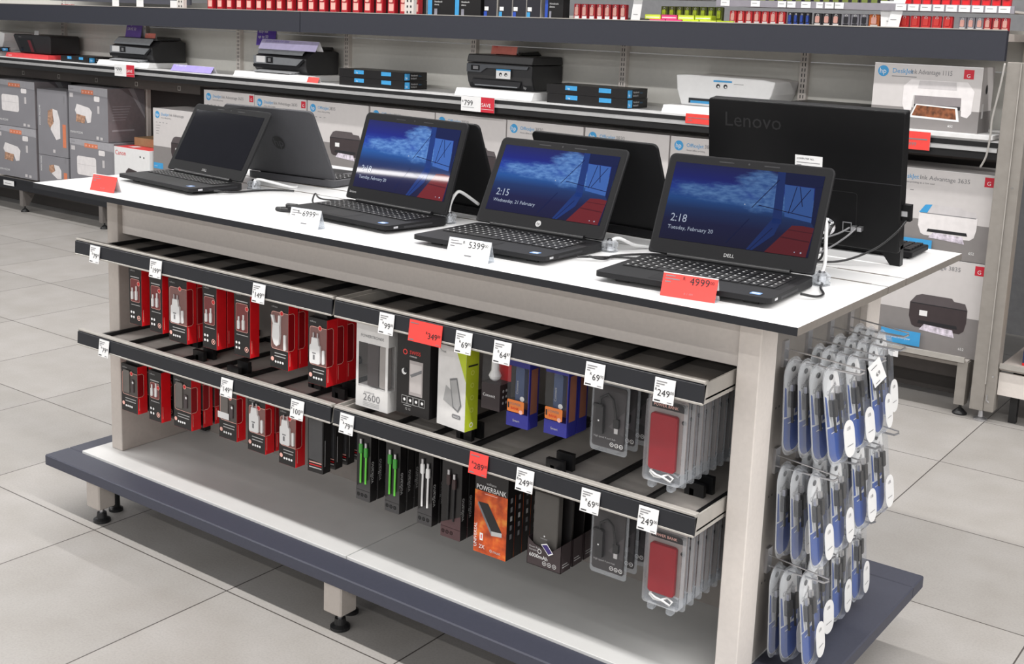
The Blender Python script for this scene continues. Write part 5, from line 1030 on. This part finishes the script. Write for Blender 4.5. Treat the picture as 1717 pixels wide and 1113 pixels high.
ticket(-2.045, 1.122, .14, .046, '699', 'all', 'red price ticket on the shelf rail left of the big computer'); ticket(-1.03, 1.098, .12, .075, 'R 499', 'all', 'red SAVE price ticket on the rail below the 1115 carton')
g = MB(); g.box((-7.83, 3.538, .188), (-7.69, 3.540, .226), WHITE); g.rect(-7.81, .202, -7.72, .206, INKG, front(0, 3.538, 0)); tag(g.build('price_ticket'), 'white price ticket on the bottom shelf edge at the left', 'price ticket')

# ================================================================== goods above the header beam
g = MB(); g.box((-1.965, 3.61, 1.668), (-.655, 3.95, 1.676), GREYL); g.box((-1.965, 3.60, 1.664), (-.655, 3.612, 1.694), mat('shelf_label_strip', lin('8e8a92'), .4)); o = g.build('upper_shelf', sh)
g = MB(); g.box((-2.95, 3.61, 1.694), (-1.975, 3.95, 1.70), GREYL); g.box((-2.95, 3.60, 1.690), (-1.975, 3.612, 1.72), mat('shelf_label_strip', lin('8e8a92'), .4)); g.build('upper_shelf', sh)
g = MB(); g.box((-.555, 3.61, 1.668), (1.2, 3.95, 1.676), GREYL); g.box((-.555, 3.60, 1.664), (1.2, 3.612, 1.694), mat('shelf_label_strip', lin('8e8a92'), .4)); g.build('upper_shelf', nb)
random.seed(3)
tx = [-1.94, -1.79, -1.66, -1.62, -1.55, -1.48, -1.44, -1.40]+[-1.13+.052*i for i in range(9)]
lk = 0
for i, x in enumerate(tx):
    g = MB(); g.box((0, 0, 0), (.044 if i != 5 else .03, .0012, .026), WHITE); g.rect(.006, .014, .03, .016, INKG, front(0, 0, 0)); o = g.build('shelf_ticket'); o.location = (x, 3.5975, 1.666); tag(o, '%s small white shelf ticket from the left on the uppermost rail' % ORD[i], 'price tag', 'small white tickets on the uppermost rail')
def mini(kind, c1, c2, w, h, d=.02):
    root = empty(kind, (0, 0, 0)); g = MB(); F = front(0, 0, 0); g.prism(rrect(-w/2, 0, w/2, h, min(w, h)*.12, 3), -d, 0, c1, F); g.rect(-w*.36, h*.08, w*.36, h*.34, c2, F); g.build('card', root)
    g = MB(); g.prism(rrect(-w*.26, h*.38, w*.26, h*.82, w*.12, 3), 0, .006, c2 if c2 is not WHITE else CREAM, F); g.ring(0, h*.88, w*.10, w*.17, WHITE, F, .001, 10); g.build('product', root); return root
def row(kind, cat, xs, c1, c2, w, h, group, lab, y=3.65, dz=0, d=.02, upper=False):
    p = mini(kind, c1, c2, w, h, d)
    for i, x in enumerate(xs):
        o = p if i == 0 else copy_tree(p); o.location = (x, y, (beamz(x)-.011 if not upper else dz)+(dz if not upper else 0)); o.rotation_euler = (0, 0, random.uniform(-.06, .06)); o['category'] = cat; o['group'] = group
        o['label'] = '%s, %s from the left' % (lab, ORD[i]) if len(xs) > 1 else lab
RDC = mat('crimson_pack', lin('b3202c'), .4, var=.15, scale=20); DKC = mat('ink_dark_pack', lin('23222a'), .4); LIMEP = mat('lime_highlighter_pack', lin('c9e02f'), .45, var=.2, scale=30); PNKP = mat('pink_note_pad', lin('e0447e'), .5); YELP = mat('yellow_note_pad', lin('d8e850'), .5); OLV = mat('olive_pack', lin('6f7a38'), .5, var=.3, scale=30)
GRYP = mat('grey_pack', lin('8c8c96'), .4, var=.2, scale=30); TAN = mat('tan_pack', lin('c98a3c'), .5, var=.2, scale=25)
def fr(a, n, st): return [a+i*st for i in range(n)]
# dark upright boxes with blue spines
def spine(x, w, label, col=HPB, h=.13):
    root = empty('upright_box', (x, 3.62, beamz(x)-.0095), 0, label, 'box', 'black upright boxes above the header beam'); g = MB(); F = front(0, 0, 0); g.box((0, 0, 0), (w, .06, h), BLKC); g.rect(0, 0, w*.16, h, col, F); g.text('Notebook', w*.25, h*.62, .013, WHITE, F, maxw=w*.5); g.text('sleeve', w*.25, h*.5, .013, WHITE, F, maxw=w*.35); g.rect(w*.25, h*.1, w*.36, h*.36, GRYP, F); g.build('carton', root)
spine(-3.715, .185, 'black upright box with light blue spine above the beam, left one'); spine(-3.525, .175, 'black upright box with light blue spine above the beam, right one'); spine(-2.935, .11, 'black upright box with dark blue spine left of the red pen packs', mat('mid_blue_print', lin('2c4fb0'), .4))
for i, x in enumerate((-3.335, -3.235, -3.145, -3.055)):
    root = empty('upright_box', (x, 3.63, beamz(x)-.011), 0, '%s dark box with small white and blue labels above the beam, counted from the left' % ORD[i], 'box', 'dark boxes with white and blue labels'); g = MB(); F = front(0, 0, 0); g.box((0, 0, 0), (.085, .06, .14), DKC); g.rect(0, 0, .02, .04, HPB if i % 2 else mat('mid_blue_print', lin('2c4fb0'), .4), F); g.rect(.004, .045, .03, .065, WHITE, F); g.rect(.03, .004, .06, .012, WHITE, F); g.build('carton', root)
    g = MB(); g.box((.0855, -.002, 0), (.0885, .08, .14), RIM); g.build('divider', root)
row('pen_pack', 'pen pack', fr(-2.76, 7, .045), RDC, WHITE, .036, .088, 'red and white pen packs above the header beam', 'red and white pen pack above the beam')
row('highlighter_pack', 'highlighter pack', fr(-2.30, 8, .042), OLV, LIMEP, .034, .086, 'green highlighter packs above the beam', 'green highlighter pack above the beam', y=3.72)
for i, (x, c, z_) in enumerate([(-2.335, PNKP, 0), (-2.245, PNKP, 0), (-2.155, LIMEP, 0), (-2.065, YELP, 0), (-1.975, LIMEP, 0), (-2.36, YELP, 1), (-2.27, PNKP, 1), (-2.18, YELP, 1), (-2.09, LIMEP, 1)]):
    g = MB(); g.box((0, 0, 0), (.085, .05, .022), c); g.rect(.005, .006, .08, .010, WHITE, front(0, 0, 0)); o = g.build('note_pad', bevel=.001); o.location = (x, 3.64, beamz(x)-.0105+.0225*z_); tag(o, '%s sticky note pad above the beam, %s of its layer from the left' % (('lower' if not z_ else 'upper')+' '+{PNKP: 'pink', LIMEP: 'lime', YELP: 'yellow'}[c], ORD[i if not z_ else i-5]), 'note pad', 'bright note pads above the beam')
row('pen_pack', 'pen pack', fr(-1.90, 7, .040), mat('bright_red_pack', lin('d3262e'), .4, var=.2, scale=20), WHITE, .032, .070, 'bright red pen packs right of the note pads', 'bright red pen pack right of the note pads')
row('pen_pack', 'pen pack', fr(-1.62, 4, .028), DKC, mat('mid_blue_print', lin('2c4fb0'), .4), .022, .068, 'dark blue pen packs above the beam', 'dark blue pen pack above the beam')
row('stapler_pack', 'stapler pack', fr(-1.49, 3, .042), DKC, WHITE, .036, .066, 'black and white stapler packs', 'black and white stapler pack above the beam')
row('stapler_pack', 'stapler pack', fr(-1.36, 3, .04), GRYP, DKC, .034, .066, 'grey stapler packs', 'grey stapler pack left of the orange pack'); row('tape_pack', 'tape pack', [-1.235], mat('orange_pack', lin('c8651f'), .5), WHITE, .045, .066, 'orange pack', 'orange pack left of the hanging white papers')
row('glue_pack', 'glue pack', fr(-1.105, 5, .045), mat('bright_red_pack', lin('d3262e'), .4, var=.2, scale=20), REDP, .038, .064, 'red glue packs near the right end', 'red glue pack right of the white papers'); row('scissors_pack', 'scissors pack', fr(-.865, 3, .034), GRYP, WHITE, .03, .062, 'grey scissors packs', 'grey scissors pack above the beam')
row('glue_pack', 'glue pack', fr(-.765, 3, .034), RDC, CREAM, .03, .062, 'small crimson glue packs', 'small crimson glue pack at the right end')
row('marker_pack', 'marker pack', fr(-.53, 8, .045), TAN, WHITE, .038, .062, 'tan marker packs right of the post', 'tan marker pack above the right bay', d=.015)
row('marker_pack', 'marker pack', fr(-1.1, 11, .04), RDC, REDB, .034, .11, 'crimson packs on the uppermost shelf', 'crimson pack on the uppermost shelf', dz=1.6765, upper=True); row('marker_pack', 'marker pack', fr(-1.93, 18, .043), DKC, OLV, .036, .11, 'dark packs on the uppermost shelf', 'dark pack on the uppermost shelf', dz=1.6765, upper=True)
# white paper strips and dark boards
for (x, z, w, h, rz, lb) in ((-2.425, 0, .05, .13, .12, 'white paper label strip hanging beside the red pen packs'), (-1.19, 0, .07, .12, -.1, 'white paper sheet hanging left of the red glue packs'), (-1.165, 0, .05, .14, .18, 'second white paper sheet overlapping the first by the red glue packs')):
    g = MB(); g.prism([(0, 0), (w, 0), (w+h*rz, h), (h*rz, h)], 0, .001, CARDW, front(0, 0, 0)); g.rect(w*.3, h*.3, w*.8, h*.32, INKG, front(0, 0, 0), .002); o = g.build('paper_label'); o.location = (x, 3.615 if rz < .15 else 3.608, beamz(x)-.009); tag(o, lb, 'paper label')
p = mini('hanging_pack', RDC, CREAM, .05, .16, .03); n = 0
for x in fr(-5.62, 20, .092)[:20]:
    o = p if n == 0 else copy_tree(p); o.location = (x, 3.70, beamz(x)+.006); o['category'] = 'hanging pack'; o['group'] = 'red hanging packs at the upper left'; o['label'] = 'red hanging pack above the left half of the beam, %s from the left' % ORD[n]; n += 1
g = MB(); g.box((-5.70, 3.76, 1.56), (-3.86, 3.775, 2.1), PAND); g.build('dark_board', sh)
g = MB(); g.box((-7.4, 3.70, 1.583), (-5.82, 3.715, 2.0), mat('slate_board', lin('4b4c55'), .5)); 
g.build('slate_board', sh)
for i, x in enumerate((-6.65, -6.38, -6.02)):
    g = MB(); g.box((0, 0, 0), (.075, .001, .05), WHITE); o = g.build('shelf_ticket'); o.location = (x, 3.698, beamz(x)+.002); tag(o, '%s white ticket from the left on the slate board, upper left' % ORD[i], 'price tag', 'white tickets on the slate board')
row('marker_pack', 'marker pack', fr(-7.15, 2, .07), RDC, REDB, .06, .02, 'low red packs at the upper left', 'low red pack at the upper left edge')
for px in (-5.76, -3.81):
    g = MB(); g.box((px-.035, 3.575, 1.50), (px+.03, 3.60, 2.1), GREYL)
    for k in range(6): g.box((px-.02, 3.5745, beamz(px)+.008+k*.03), (px-.01, 3.575, beamz(px)+.02+k*.03), INK); g.box((px+.005, 3.5745, beamz(px)+.008+k*.03), (px+.015, 3.575, beamz(px)+.02+k*.03), INK)
    g.build('front_upright', sh)
# goods in the right bay
for i, (x, c, hh) in enumerate(((-.40, TAN, .36), (-.31, mat('navy_pack', lin('26355e'), .5), .18))):
    pass
g = MB(); g.box((0, 0, .11), (.12, .2, .40), TAN); g.box((0, 0, 0), (.12, .2, .11), mat('navy_pack', lin('26355e'), .5)); g.box((-.0005, -.0005, 0), (.1205, .1, .012), REDB); g.rect(.02, .2, .1, .3, CARDW, front(0, 0, 0)); o = g.build('product_box', bevel=.001); o.location = (-.475, 3.62, .2455); tag(o, 'tan and navy box on the bottom shelf of the right bay', 'box')
